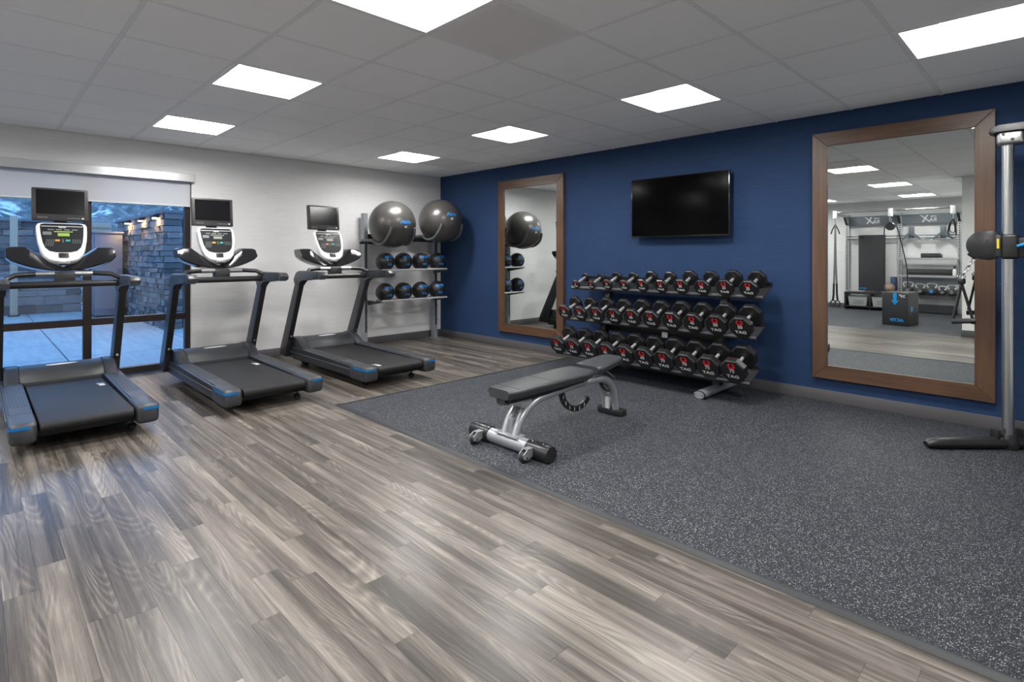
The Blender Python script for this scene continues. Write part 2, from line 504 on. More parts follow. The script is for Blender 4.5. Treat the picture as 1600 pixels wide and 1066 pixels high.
# walls
struct(B().box(0, RX, 0, 0.12, 0, WT_).make('wall_blue', 'blue_wall'))
WY0, WY1, WZ = -6.42, -3.545, 2.205      # window opening in the grey wall
struct(B().box(-0.2, 0, WY1, 0.12, 0, WT_).box(-0.2, 0, AY, WY0, 0, WT_).box(-0.2, 0, WY0, WY1, WZ, WT_).make('wall_window', 'gray_wall'))
struct(B().box(AX, RX, BY - 0.12, BY, 0, WT_).make('wall_behind', 'white_wall'))
struct(B().box(AX, AX + 0.12, AY, BY - 0.12, 0, WT_).make('wall_alcove_side', 'white_wall'))
struct(B().box(-0.2, AX + 0.12, AY - 0.12, AY, 0, WT_).make('wall_alcove', 'gray_wall'))
struct(B().box(RX, RX + 0.12, BY, 0.12, 0, WT_).make('wall_right', 'white_wall'))
BH, BT = 0.104, 0.010
struct(B().box(0, RX, -BT, 0, 0, BH, 0.002).make('baseboard_blue', 'base'))
struct(B().box(0, BT, WY1 + 0.02, -BT, 0, BH, 0.002).make('baseboard_window', 'base'))
struct(B().box(AX - BT, RX, BY, BY + BT, 0, BH, 0.002).make('baseboard_behind', 'base'))
struct(B().box(AX - BT, AX, AY, BY, 0, BH, 0.002).make('baseboard_alcove_side', 'base'))
struct(B().box(0, AX - BT, AY, AY + BT, 0, BH, 0.002).make('baseboard_alcove', 'base'))

# ceiling: slab, exposed T grid and lay-in tiles, each tile an object
LIGHTS = [(i, 0) for i in (-7, -4, -1, 2)] + [(i, -4) for i in (-7, -4, -1, 2)] + [(i, -8) for i in (-7, -4, -1)] + [(i, -12) for i in (-7, -4, -1)]
VENTS = [(-7, 1), (-1, -3), (-1, -11)]
cl = struct(B().box(-0.2, RX + 0.12, BY - 0.12, 0.12, CEIL + 0.16, CEIL + 0.2).box(-0.2, AX + 0.12, AY - 0.12, BY - 0.12, CEIL + 0.16, CEIL + 0.2).make('ceiling', 'tile'))
tile_me = {}
def inroom(x0, x1, y0, y1): return [(max(x0, 0), min(x1, RX), max(y0, BY), min(y1, 0))] if (y1 > BY) else [(max(x0, 0), min(x1, AX), max(y0, AY), min(y1, BY))]
GW = 0.012
for i in range(-9, 7):
    for j in range(-13, 3):
        if (i, j) in LIGHTS or (i, j) in VENTS: continue
        x0, x1, y0, y1 = gx(i), gx(i + 1), gy(j), gy(j + 1)
        cells = []
        if y1 > BY: cells.append((max(x0, 0), min(x1, RX), max(y0, BY) if x1 > AX else y0, min(y1, 0)))
        else: cells.append((max(x0, 0), min(x1, AX), max(y0, AY), y1))
        for a0, a1, b0, b1 in cells:
            L, W = round(a1 - a0, 3), round(b1 - b0, 3)
            if L < 0.03 or W < 0.03: continue
            k = (L, W)
            if k not in tile_me:
                tile_me[k] = B().box(GW, L - GW, GW, W - GW, 0, 0.015, 0.003, seg=1).mesh('ceiling_tile', smooth=False)
            put('ceiling_tile', tile_me[k], 'tile', cl, (a0, b0, CEIL + 0.001))
g = B()
for i in range(-8, 7):
    x = gx(i)
    g.box(x - GW, x + GW, BY if x > AX else AY, 0, CEIL, CEIL + 0.03)
for j in range(-11, 3):
    y = gy(j)
    g.box(0, RX if y > BY else AX, y - GW, y + GW, CEIL + 0.0005, CEIL + 0.03)
g.make('ceiling_grid', 'grid', cl, smooth=False)
for k, (i, j) in enumerate(VENTS):
    lab = ['square grey air vent panel in the ceiling tight beside the corner light', 'square grey return air panel beside the big ceiling light at the top', 'square air vent panel over the alcove seen in the large mirror'][k]
    t = thing('ceiling_vent', lab, 'air vent', (gx(i) + U / 2, gy(j) + U / 2, CEIL), group='ceiling air vents')
    h = U / 2 - 0.004
    b = B()
    b.box(-h, h, -h, -h + 0.03, -0.004, 0.01).box(-h, h, h - 0.03, h, -0.004, 0.01).box(-h, -h + 0.03, -h + 0.03, h - 0.03, -0.004, 0.01).box(h - 0.03, h, -h + 0.03, h - 0.03, -0.004, 0.01)
    b.make('vent_frame', 'grid', t, smooth=False)
    B().box(-h + 0.03, h - 0.03, -h + 0.03, h - 0.03, -0.003, 0.012).make('vent_panel', 'vent', t, smooth=False)

# ------------------------------------------------------------------ ceiling lights (recessed square troffers)
def troffer():
    t = thing('ceiling_light', 'x', 'ceiling light', (0, 0, CEIL), group='square recessed ceiling lights')
    h = U / 2 - 0.002; f = 0.024
    b = B()
    b.box(-h, h, -h, -h + f, -0.003, 0.012).box(-h, h, h - f, h, -0.003, 0.012).box(-h, -h + f, -h + f, h - f, -0.003, 0.012).box(h - f, h, -h + f, h - f, -0.003, 0.012)
    b.make('light_frame', 'trof', t, smooth=False)
    k = h - f
    prof = []
    for q in range(9):
        a = R(90 * q / 8)
        prof.append((-k + (k - 0.11) * (1 - math.cos(a)), 0.004 + 0.085 * math.sin(a)))
    rows = [[(x, y, z) for y in (-k, k)] for x, z in prof]
    rows2 = [[(-x, y, z) for y in (-k, k)] for x, z in prof]
    b = B().grid(rows).grid(rows2)
    for s in (-1, 1):
        b.box(-k, k, s * k - 0.002, s * k + 0.002, 0.004, 0.10)
    b.box(-k, k, -k, k, 0.10, 0.104)
    b.make('reflector', 'trof', t)
    lp = [(-0.135 + 0.27 * q / 10, 0.086 - 0.05 * math.sin(math.pi * q / 10)) for q in range(11)]
    b = B().grid([[(x, y, z) for y in (-k + 0.004, k - 0.004)] for x, z in lp])
    b.make('lens', 'lens', t)
    return t
LLAB = {(-7, 0): 'bright square ceiling light nearest the grey and blue wall corner', (-4, 0): 'square ceiling light above the left framed mirror and dumbbell rack end',
        (-1, 0): 'square ceiling light in front of the wall television', (2, 0): 'large square ceiling light cut off by the right edge, above the big mirror',
        (-7, -4): 'square ceiling light nearest the window, above the treadmills', (-4, -4): 'square ceiling light second from the window wall in the row over the treadmills',
        (-1, -4): 'biggest square ceiling light, cut off at the top edge of the photo', (2, -4): 'square ceiling light directly above and ahead of the viewer, out of frame',
        (-7, -8): 'square alcove ceiling light nearest the window wall, behind the viewer', (-4, -8): 'square alcove ceiling light in the middle of the row behind the viewer',
        (-1, -8): 'second largest square ceiling light reflected in the big mirror', (-7, -12): 'square ceiling light deep in the alcove at the window side',
        (-4, -12): 'square ceiling light at the left edge of the big mirror reflection', (-1, -12): 'square ceiling light reflected just above the wall rack signs'}
t0 = troffer()
for k, (i, j) in enumerate(LIGHTS):
    o = t0 if k == 0 else copy_tree(t0)
    o.location = (gx(i) + U / 2, gy(j) + U / 2, CEIL)
    o['label'] = LLAB[(i, j)]

# ------------------------------------------------------------------ window, blind, outside
w = struct(bpy.data.objects.new('window_1', None)); C.objects.link(w)
FX0, FX1 = -0.13, -0.05
MUL = [-4.49, -5.44]
def bar(name, y0, y1, z0, z1): B().box(FX0, FX1, y0, y1, z0, z1, 0.004, seg=1).make(name, 'bronze', w, smooth=False)
bar('window_jamb', WY1 - 0.055, WY1, 0, WZ); bar('window_jamb', WY0, WY0 + 0.055, 0, WZ)
bar('window_head', WY0 + 0.055, WY1 - 0.055, WZ - 0.07, WZ); bar('window_sill', WY0 + 0.055, WY1 - 0.055, 0, 0.075)
ys = [WY1 - 0.055] + [m_ for m_ in MUL] + [WY0 + 0.055]
for m_ in MUL: bar('mullion', m_ - 0.035, m_ + 0.035, 0.075, WZ - 0.07)
edges = [(MUL[0] + 0.035, WY1 - 0.055), (MUL[1] + 0.035, MUL[0] - 0.035), (WY0 + 0.055, MUL[1] - 0.035)]
for y0, y1 in edges:
    bar('transom', y0, y1, 0.555, 0.625)
    for z0, z1 in ((0.075, 0.555), (0.625, WZ - 0.07)):
        B().box(-0.093, -0.087, y0 - 0.005, y1 + 0.005, z0 - 0.005, z1 + 0.005).make('pane', 'glass', w, smooth=False)
rb = thing('roller_blind', 'white roller blind half rolled up in a metal valance above the window', 'window blind', (0, (WY0 + WY1) / 2, 2.16))
yc = (WY0 + WY1) / 2; hl = (WY1 - WY0) / 2
B().box(-0.035, 0.05, -hl - 0.01, hl + 0.02, -0.045, 0.045, 0.003, seg=1).make('valance', 'alu', rb, smooth=False)
B().box(-0.020, -0.018, -hl + 0.01, hl - 0.012, -0.318, -0.04).make('blind_cloth', 'blind', rb, smooth=False)
B().tube([(-0.019, -hl + 0.01, -0.318), (-0.019, hl - 0.012, -0.318)], 0.007, 8).make('hem_bar', 'pale', rb)

# patio
gr = struct(B().box(-9.2, -0.2, -9, 0.2, -0.10, -0.03).make('ground', 'mortar'))
slab = B().box(0.006, 1.494, 0.006, 1.494, -0.03, 0.0, 0.004, seg=1).mesh('paving_slab', smooth=False)
for a in range(6):
    for b_ in range(6):
        put('paving_slab', slab, 'concrete', gr, (-9.2 + a * 1.5, -9 + b_ * 1.5, 0))
def stone_wall(name, label, L, T, H, loc, rz, rh, rl, seed, both_end=True):
    """wall along local +x (length L), face towards local -y; stones are separate objects"""
    rnd = random.Random(seed)
    t = thing(name, label, 'stone wall', loc, rz)
    B().box(0.02, L - 0.02, 0.03, T - 0.03, 0, H).make('core', 'mortar', t, smooth=False)
    B().box(-0.04, L + 0.04, -0.04, T + 0.04, H, H + 0.06, 0.01).make('cap', 'cap', t)
    cache = []
    for k in range(14):
        b = B().box(0, 1, 0, 1, 0, 1, 0.0)
        bmesh.ops.subdivide_edges(b.bm, edges=b.bm.edges, cuts=1)
        for v in b.bm.verts:
            v.co += Vector((rnd.uniform(-.02, .02), rnd.uniform(-.20, .10), rnd.uniform(-.04, .04)))
        cache.append(b.mesh('stone', smooth=False))
    z = 0.0
    while z < H - 0.02:
        h = min(rnd.uniform(*rh), H - z)
        if H - z - h < 0.05: h = H - z
        x = 0.0
        while x < L - 0.01:
            l = rnd.uniform(*rl)
            if L - x - l < rl[0] * 0.6: l = L - x
            o = put('stone', rnd.choice(cache), 'stone', t, (x + 0.004, rnd.uniform(-0.02, 0.012), z + 0.004))
            o.scale = (l - 0.010, 0.06, h - 0.010)
            x += l
        if both_end:
            o = put('stone', rnd.choice(cache), 'stone', t, (L + rnd.uniform(-0.01, 0.02), 0.004, z + 0.004), (0, 0, R(90)))
            o.scale = (T - 0.01, 0.05, h - 0.01)
        z += h
    return t
stone_wall('patio_stone_wall', 'stacked stone patio wall with warm lamps outside the window', 4.3, 0.28, 2.0, (-8.1, -3.0, 0), 0, (0.08, 0.125), (0.24, 0.48), 3)
stone_wall('patio_stone_wall', 'far stacked stone wall across the patio behind the nearest treadmill', 5.2, 0.28, 2.0, (-8.75, -8.75, 0), R(90), (0.12, 0.20), (0.45, 0.85), 5, False)
for k, (x, lab) in enumerate(((-4.15, 'warm patio lamp at the near end of the stone wall'), (-5.25, 'warm patio lamp in the middle of the stone wall'), (-6.55, 'warm patio lamp farthest along the stone wall'))):
    t = thing('patio_lamp', lab, 'outdoor lamp', (x, -3.04, 1.93), group='warm lamps under the stone wall cap')
    B().box(-0.09, 0.09, -0.07, 0.01, 0.0, 0.055, 0.006, seg=1).make('lamp_housing', 'bronze', t)
    B().box(-0.075, 0.075, -0.055, -0.01, -0.012, 0.0).make('lamp_lens', 'warm', t)
t = thing('patio_gate_wall', 'tan rendered wall piece between the two patio stone walls', 'garden wall', (-8.72, -3.3, 0))
B().box(-0.06, 0.06, -0.25, 0.28, 0, 1.9, 0.01).make('rendered_body', 'tan', t); B().box(-0.09, 0.09, -0.25, 0.28, 1.9, 2.02, 0.01).make('coping', 'tan', t)
t = thing('reflection_block', 'blue grey panelled block standing in for a room reflection, against the patio stone wall', 'reflection stand-in', (-7.2, -3.36, 0))  # added block, stands in for a reflection of the room in the glass
B().box(-0.45, 0.45, -0.22, 0.25, 0.05, 1.72, 0.01).make('body', 'bluegrey', t)
B().box(-0.48, 0.48, -0.25, 0.27, 1.72, 1.76, 0.01).make('block_top', 'bluegrey', t)
for s in (-1, 1):
    d = B().box(s * 0.225 - 0.21, s * 0.225 + 0.21, -0.245, -0.222, 0.09, 1.68, 0.006).make('front_panel', 'bluegrey', t)
    B().tube([(s * 0.05, -0.27, 0.8), (s * 0.05, -0.27, 1.0)], 0.012).make('handle', 'bronze', d)
B().box(-0.43, 0.43, -0.2, 0.23, 0, 0.05).make('plinth', 'black', t)
t = thing('patio_post', 'pale slim timber post in front of the far stone wall', 'post', (-8.4, -4.72, 0))
B().box(-0.06, 0.06, -0.06, 0.06, 0.02, 2.1, 0.008).make('post_shaft', 'tan', t); B().box(-0.09, 0.09, -0.09, 0.09, 0, 0.02).make('post_base', 'bronze', t)
t = thing('picket_fence', 'black metal picket fence beside the stone wall end', 'fence', (-3.95, -2.68, 0))
for z in (0.12, 1.72): B().box(-0.015, 0.015, 0, 2.4, z, z + 0.035).make('rail', 'bronze', t, smooth=False)
pk = B().box(-0.009, 0.009, -0.009, 0.009, 0.05, 1.88).mesh('picket', smooth=False)
for k in range(24): put('picket', pk, 'bronze', t, (0.026, 0.05 + k * 0.1, 0))
for yy in (0, 2.4): B().box(-0.03, 0.03, yy - 0.03, yy + 0.03, 0, 1.95).make('post', 'bronze', t, smooth=False)
rnd = random.Random(11)
rows = []
for a in range(36):
    row = []
    for b_ in range(60):
        x = -9.6 - a * 0.5; y = -16 + b_ * 0.5
        z = 0.8 + a * 0.21 + 0.28 * math.sin(y * 0.9 + a * 0.7) + 0.3 * rnd.random()
        row.append((x, y, z))
    rows.append(row)
tag(B().grid(rows).make('hillside', 'hill'), kind='structure')

# ------------------------------------------------------------------ framed mirrors and television
def mirror(x0, x1, z0, z1, label):
    t = thing('wall_mirror', label, 'mirror', ((x0 + x1) / 2, 0, z0), group='framed wall mirrors')
    hw, H, f = (x1 - x0) / 2, z1 - z0, 0.118
    def rail(pts, name, mat):
        B().prism(pts, 'y', -0.042, -0.002, 0.003, 1).make(name, mat, t, smooth=False)
    rail([(-hw, 0), (hw, 0), (hw - f, f), (-hw + f, f)], 'frame_rail', 'frame_h')
    rail([(-hw + f, H - f), (hw - f, H - f), (hw, H), (-hw, H)], 'frame_rail', 'frame_h')
    rail([(-hw, 0), (-hw + f, f), (-hw + f, H - f), (-hw, H)], 'frame_stile', 'frame_v')
    rail([(hw - f, f), (hw, 0), (hw, H), (hw - f, H - f)], 'frame_stile', 'frame_v')
    B().box(-hw + f - 0.008, hw - f + 0.008, -0.028, -0.018, f - 0.008, H - f + 0.008).make('mirror_glass', 'mirror', t, smooth=False)
mirror(1.388, 2.589, 0.212, 2.318, 'tall walnut framed mirror left of the dumbbell rack, reflecting an exercise ball')
mirror(5.456, 6.675, 0.208, 2.352, 'large walnut framed mirror right of the dumbbells, reflecting the wall rack')
t = thing('television', 'black flat television mounted on the blue wall above the dumbbells', 'television', (4.186, 0, 1.474))
B().box(-0.556, 0.556, -0.105, -0.070, 0, 0.645, 0.006).make('bezel', 'gloss', t)
B().box(-0.545, 0.545, -0.1065, -0.104, 0.018, 0.634).make('screen', 'tvscreen', t, smooth=False)
B().box(-0.40, 0.40, -0.07, -0.045, 0.08, 0.55, 0.01).make('back_shell', 'black', t)
B().box(-0.2, 0.2, -0.045, -0.001, 0.18, 0.46, 0.004).make('wall_bracket', 'black', t)

# ------------------------------------------------------------------ treadmills
def treadmill():
    t = thing('treadmill', 'x', 'treadmill', (0, 0, 0), group='treadmills facing the window wall')
    HW = 0.43
    # base frame under the deck
    B().box(0.34, 2.05, -0.36, 0.36, 0.035, 0.095, 0.01).make('base_frame', 'black', t)
    b = B()
    b.prism([(0.70, 0.105)] + arc(2.235, 0.128, 0.036, -90, 90, 8) + [(0.70, 0.164)], 'y', -0.268, 0.268, 0.003, 1)
    b.make('belt', 'belt', t)
    for s in (-1, 1):
        y0, y1 = (s * 0.285, s * 0.425) if s > 0 else (-0.425, -0.285)
        rail = B().prism([(0.30, 0.06), (2.06, 0.06), (2.06, 0.176), (0.62, 0.190), (0.30, 0.178)], 'y', y0, y1, 0.008).make('side_rail', 'upright', t)
        p = B()
        p.box(0.68, 1.98, y0 + 0.012, y1 - 0.012, 0.176, 0.187, 0.003, seg=1)
        p.make('foot_platform', 'platform', rail)
        r_ = B()
        for q in range(5):
            yy = y0 + 0.03 + q * 0.02
            r_.box(0.74, 1.72, yy - 0.004, yy + 0.004, 0.186, 0.1895, 0.001, seg=1)
        r_.make('platform_ribs', 'platform', rail, smooth=False)
        o_ = s * 0.4265
        B().box(0.34, 2.06, o_ - 0.002, o_ + 0.002, 0.128, 0.132).make('side_stripe', 'key', rail, smooth=False)
        # rounded rear cap, with the blue strip on its shoulder
        def cap_ring(x, k):
            ww = k
            c_ = (y0 + y1) / 2; hh = (y1 - y0) / 2 + 0.005
            zb, zt = 0.045 + (1 - ww) * 0.04, 0.186 - (1 - ww) * 0.05
            pts = []
            for q in range(16):
                a = 2 * math.pi * q / 16
                cx_, sx_ = math.cos(a), math.sin(a)
                e = 0.35
                yy = c_ + hh * ww ** 0.6 * math.copysign(abs(cx_) ** e, cx_)
                zz = (zb + zt) / 2 + (zt - zb) / 2 * math.copysign(abs(sx_) ** e, sx_)
                pts.append((x, yy, zz))
            return pts
        cap = B().loft([cap_ring(1.96, 1.0), cap_ring(2.20, 1.0), cap_ring(2.255, 0.96), cap_ring(2.285, 0.84), cap_ring(2.298, 0.62)]).make('end_cap', 'charcoal', t, angle=50)
        c_ = (y0 + y1) / 2
        st = []
        hh = (y1 - y0) / 2 + 0.0065
        outl = [(2.04, s * 1.0), (2.20, s * 1.0), (2.257, s * 0.985), (2.288, s * 0.91), (2.3005, s * 0.72), (2.3015, s * 0.3), (2.3015, -s * 0.45)]
        rows = [[(x, c_ + hh * f_, z) for z in (0.146, 0.166)] for x, f_ in outl]
        g_ = B().grid(rows)
        bmesh.ops.solidify(g_.bm, geom=g_.bm.faces[:], thickness=0.004)
        g_.make('accent_strip', 'cyan', cap)
        B().sphere((2.292, c_ - 0.02 * s, 0.118), 0.006, 10, 8).make('screw', 'black', cap)
    # motor hood: centre shell and two fairings
    hp = [(0.27, 0.08), (0.285, 0.17), (0.33, 0.245), (0.40, 0.287), (0.47, 0.300), (0.55, 0.292), (0.62, 0.265), (0.68, 0.225), (0.715, 0.185), (0.72, 0.10)]
    hood = B().prism(hp, 'y', -0.30, 0.30, 0.004).make('motor_hood', 'charcoal', t, angle=25)
    n_ = Vector((0.6, 0, 1)).normalized()
    bd = B().prism([(0.115 * math.cos(2 * math.pi * q / 20), 0.014 * math.sin(2 * math.pi * q / 20)) for q in range(20)], 'z', 0, 0.003)
    bd.xf(Matrix.Translation((0.545, 0.0, 0.2935)) @ Matrix.Rotation(R(15), 4, 'Y') @ Matrix.Rotation(R(90), 4, 'Z'))
    bd.make('hood_badge', 'pale', hood, smooth=False)
    hp2 = [(0.25, 0.07), (0.265, 0.17), (0.31, 0.25), (0.39, 0.297), (0.47, 0.306), (0.56, 0.292), (0.66, 0.240), (0.75, 0.190), (0.75, 0.10)]
    for s in (-1, 1):
        y0, y1 = sorted((s * 0.302, s * 0.400))
        B().prism(hp2, 'y', y0, y1, 0.012).make('hood_fairing', 'upright', t, angle=25)
        # leaning upright with rounded elbow running into the handrail
        y0, y1 = sorted((s * 0.402, s * 0.462))
        up = [(0.20, 0.075), (0.36, 0.06), (0.40, 0.10), (0.455, 0.27), (0.815, 1.000), (0.72, 1.03), (0.69, 1.03), (0.215, 0.16)]
        u = B().prism(up, 'y', y0, y1, 0.010).make('upright', 'upright', t)
        B().prism([(0.448, 0.262), (0.459, 0.262), (0.820, 0.992), (0.808, 0.996)], 'y', y0 + 0.005, y1 - 0.005).make('upright_inlay', 'black', u, smooth=False)
        B().lathe([(0.012, -0.006), (0.012, 0.006)], 14, (0.485, s * 0.432, 0.315), 'x').make('bolt', 'chrome', u)
        hr = [(0.62, 1.00), (0.655, 1.055), (0.70, 1.092), (0.76, 1.108), (1.30, 1.108), (1.36, 1.098), (1.385, 1.070), (1.375, 1.040), (1.33, 1.025), (0.86, 1.012), (0.83, 0.995), (0.80, 0.94), (0.66, 0.94)]
        y0, y1 = sorted((s * 0.392, s * 0.468))
        h_ = B().prism(hr, 'y', y0, y1, 0.016).make('handrail', 'upright', t, angle=40)
        y0, y1 = sorted((s * 0.388, s * 0.472))
        B().prism([(1.31, 1.104), (1.36, 1.103), (1.393, 1.072), (1.383, 1.036), (1.33, 1.021), (1.30, 1.03)], 'y', y0, y1, 0.014).make('grip_end', 'charcoal', h_, angle=40)
        B().box(0.42, 0.52, s * 0.25 - 0.03, s * 0.25 + 0.03, 0.0, 0.075, 0.006).make('front_foot', 'black', t)
        f_ = B().tube([(2.0, s * 0.30, 0.02), (2.0, s * 0.30, 0.06)], 0.009); f_.lathe([(0.03, 0), (0.03, 0.012), (0.02, 0.02)], 14, (2.0, s * 0.30, 0.0))
        f_.make('levelling_foot', 'black', t)
    B().tube([(0.80, -0.40, 1.035), (0.80, 0.40, 1.035)], 0.030, 14).make('crossbar', 'satin', t)
    sb = B().tube([(0.86, -0.40, 1.085), (0.80, -0.34, 1.118), (0.77, -0.22, 1.126), (0.77, 0.22, 1.126), (0.80, 0.34, 1.118), (0.86, 0.40, 1.085)], 0.021, 12).make('sensor_bar', 'satin', t)
    for s in (-1, 1):
        B().tube([(0.771, s * 0.07, 1.126), (0.771, s * 0.20, 1.126)], 0.0225, 12).make('pulse_grip', 'satin_chrome', sb)
    B().box(0.70, 0.80, -0.075, 0.075, 1.02, 1.14, 0.012).make('console_neck', 'black', t)
    # winged accessory tray
    rings = []
    for q in range(-12, 13):
        yy = q / 12 * 0.39; a = abs(q) / 12
        zb = 1.130 + 0.105 * a ** 2.0
        zt = 1.185 + 0.170 * min(1, a * 1.5) ** 1.2
        if a > 0.95: zt -= 0.012; zb += 0.014
        x0, x1 = 0.44 + 0.03 * a, 0.735 - 0.03 * a
        rings.append([(x0, yy, zb + 0.06), (x0 + 0.04, yy, zb + 0.01), (x1 - 0.09, yy, zb), (x1 - 0.005, yy, zb + 0.018), (x1, yy, zb + 0.028), (x1 - 0.055, yy, zt - 0.012), (x1 - 0.075, yy, zt), (x0, yy, zt)])
    tr = B().loft(rings).make('accessory_tray', 'gloss', t, angle=40)
    # white shield console, leaning back
    out = []
    for (a, b_) in ((-0.178, 0.36), (0.178, 0.36)): pass
    half = [(0.0, 0.0), (0.060, 0.004), (0.105, 0.022), (0.140, 0.060), (0.160, 0.110), (0.174, 0.19), (0.182, 0.28), (0.184, 0.335), (0.172, 0.356), (0.14, 0.364)]
    outl = half + [(-x, z) for x, z in half[::-1]][:-1]
    def shield(k, dz, sc=1.0):
        return [(x * k, 0.19 + (z - 0.19) * sc + dz) for x, z in outl]
    Mx = Matrix.Translation((0.725, 0, 1.228)) @ Matrix.Rotation(R(-28), 4, 'Y')
    Mx = Mx @ Matrix.Diagonal((1, 1, 1.07, 1))
    con = B().prism([(y, z) for y, z in outl], 'x', -0.065, 0.0, 0.012, 3).xf(Mx).make('console', 'console_w', t, angle=40)
    half2 = [(0.0, 0.085), (0.055, 0.087), (0.100, 0.100), (0.128, 0.130), (0.143, 0.175), (0.153, 0.245), (0.158, 0.32), (0.152, 0.346), (0.13, 0.352)]
    face = half2 + [(-x, z) for x, z in half2[::-1]][:-1]
    B().prism(face, 'x', -0.002, 0.003).xf(Mx).make('console_face', 'face', con, smooth=False)
    def plate(name, y0, y1, z0, z1, mat, d=0.005):
        return B().box(0.002, d, y0, y1, z0, z1).xf(Mx).make(name, mat, con, smooth=False)
    plate('display', -0.035, 0.050, 0.235, 0.262, 'green_lcd')
    plate('display_bar', -0.062, 0.075, 0.272, 0.280, 'green_lcd')
    plate('side_display', -0.140, -0.078, 0.245, 0.275, 'key')
    plate('upper_line', -0.150, 0.150, 0.324, 0.328, 'pale')
    plate('button', -0.055, -0.022, 0.186, 0.202, 'orange'); plate('button', 0.020, 0.053, 0.186, 0.202, 'teal')
    k_ = B()
    for r_ in range(4):
        for c_ in range(4): k_.box(0.002, 0.0045, -0.128 + c_ * 0.016 + r_ * 0.004, -0.119 + c_ * 0.016 + r_ * 0.004, 0.145 + r_ * 0.016, 0.152 + r_ * 0.016)
    k_.xf(Mx).make('keypad', 'key', con, smooth=False)
    k_ = B()
    for r_ in range(3):
        for c_ in range(4): k_.box(0.002, 0.0045, 0.068 + c_ * 0.018 - r_ * 0.002, 0.080 + c_ * 0.018 - r_ * 0.002, 0.172 + r_ * 0.013, 0.176 + r_ * 0.013)
    for c_ in range(4): k_.box(0.002, 0.0045, -0.105 + c_ * 0.058, -0.062 + c_ * 0.058, 0.290, 0.300)
    for c_ in range(3): k_.box(0.002, 0.0045, -0.006, 0.006, 0.178 + c_ * 0.011, 0.184 + c_ * 0.011)
    k_.xf(Mx).make('panel_print', 'key', con, smooth=False)
    B().box(0.0, 0.008, -0.036, 0.036, 0.036, 0.078, 0.004).xf(Mx).make('stop_button', 'black', con)
    B().box(-0.03, 0.01, -0.045, 0.045, -0.022, -0.004, 0.004).xf(Mx).make('console_badge', 'key', con)
    # monitor above the console
    Mt = Matrix.Translation((0.47, 0, 1.592)) @ Matrix.Rotation(R(-6), 4, 'Y')
    mon = B().box(-0.045, 0.0, -0.208, 0.208, 0.0, 0.292, 0.008).xf(Mt).make('monitor', 'tvgrey', t)
    B().box(-0.002, 0.002, -0.178, 0.178, 0.058, 0.274).xf(Mt).make('monitor_screen', 'screen', mon, smooth=False)
    def word(txt, size, mat, par, mtx, nm):
        me = text_mesh(txt, size, 0.0004, 0.0006).copy(); me.materials.clear()
        me.transform(mtx @ Matrix.Rotation(R(90), 4, 'Z') @ Matrix.Rotation(R(90), 4, 'X'))
        put(nm, me, mat, par)
    word('PRECOR', 0.019, 'key', mon, Mt @ Matrix.Translation((0.0015, -0.132, 0.026)), 'monitor_lettering')
    word('PRECOR', 0.014, 'pale', con, Mx @ Matrix.Translation((0.0045, 0.0, 0.3165)), 'console_lettering')
    B().box(-0.002, 0.0025, 0.045, 0.145, 0.022, 0.027).xf(Mt).make('button_strip', 'key', mon, smooth=False)
    B().box(-0.002, 0.003, 0.155, 0.172, 0.019, 0.031).xf(Mt).make('power_button', 'pale', mon, smooth=False)
    B().box(0.36, 0.425, -0.05, 0.05, 1.45, 1.66, 0.01).make('monitor_mount', 'black', t)
    def fit(o):
        if o.type == 'MESH':
            for v in o.data.vertices:
                x, y, z = v.co
                lift = 0.040 * min(1, max(0, z / 0.06)) * max(0, 1 - z / 1.1)
                v.co = (0.285 + 0.93 * x, 0.95 * y, z + lift)
        for c in o.children: fit(c)
    fit(t)
    return t
TY = [-4.77, -3.525, -2.295]
t1 = treadmill()
tm = [t1, copy_tree(t1), copy_tree(t1)]
tl = ['nearest treadmill at the left edge, in front of the window', 'middle treadmill standing where the window meets the grey wall', 'farthest treadmill, against the grey wall beside the ball rack']
for o, y, l in zip(tm, TY, tl):
    o.location = (0, y, 0); o['label'] = l
def belt_mark(root, x, y, rz):
    belt = [c for c in root.children if c.name.startswith('belt')][0]
    b = B()
    for k, (a, w_) in enumerate(((0, 0.012), (0.03, 0.006), (0.05, 0.02), (0.078, 0.03))):
        b.box(a, a + w_, -0.02 + 0.004 * k, 0.03, 0, 0.0008)
    b.make('belt_marking', 'pale', belt, (x, y, 0.1985), (0, 0, rz), smooth=False)
belt_mark(tm[0], 1.28, 0.20, 0); belt_mark(tm[1], 1.30, 0.20, 0); belt_mark(tm[2], 2.20, -0.20, 0)
for o in tm[1:]:
    con = [c for c in o.children if c.name.startswith('console') and len(c.children) > 5][0]
    for ch in con.children:
        if ch.name.split('.')[0] in ('display', 'display_bar'):
            ch.data = ch.data.copy(); ch.data.materials.clear(); ch.data.materials.append(M['grey_lcd'])

# ------------------------------------------------------------------ ball rack with exercise and medicine balls
BRX = 0.126
t = thing('ball_rack', 'grey steel ball storage rack standing against the grey wall corner', 'ball rack', (0, 0, 0))
for y in (-1.423, -0.219):
    p = B().box(BRX - 0.045, BRX + 0.045, y - 0.03, y + 0.03, 0.008, 1.868, 0.004, seg=1).make('post', 'steel', t)
    B().box(BRX + 0.043, BRX + 0.047, y - 0.012, y + 0.012, 0.2, 1.5).make('slot_strip', 'rackgrey', p, smooth=False)
    for z in (0.28, 0.5, 1.6): B().lathe([(0.008, 0), (0.008, 0.006)], 10, (BRX + 0.045, y + 0.02, z), 'x').make('bolt', 'chrome', p)
    B().box(0.015, 0.40, y - 0.085, y + 0.085, 0, 0.008, 0.002, seg=1).make('foot_plate', 'alu', t)
B().box(BRX - 0.03, BRX + 0.03, -1.393, -0.249, 1.48, 1.58, 0.004).make('crossbeam', 'rackgrey', t)
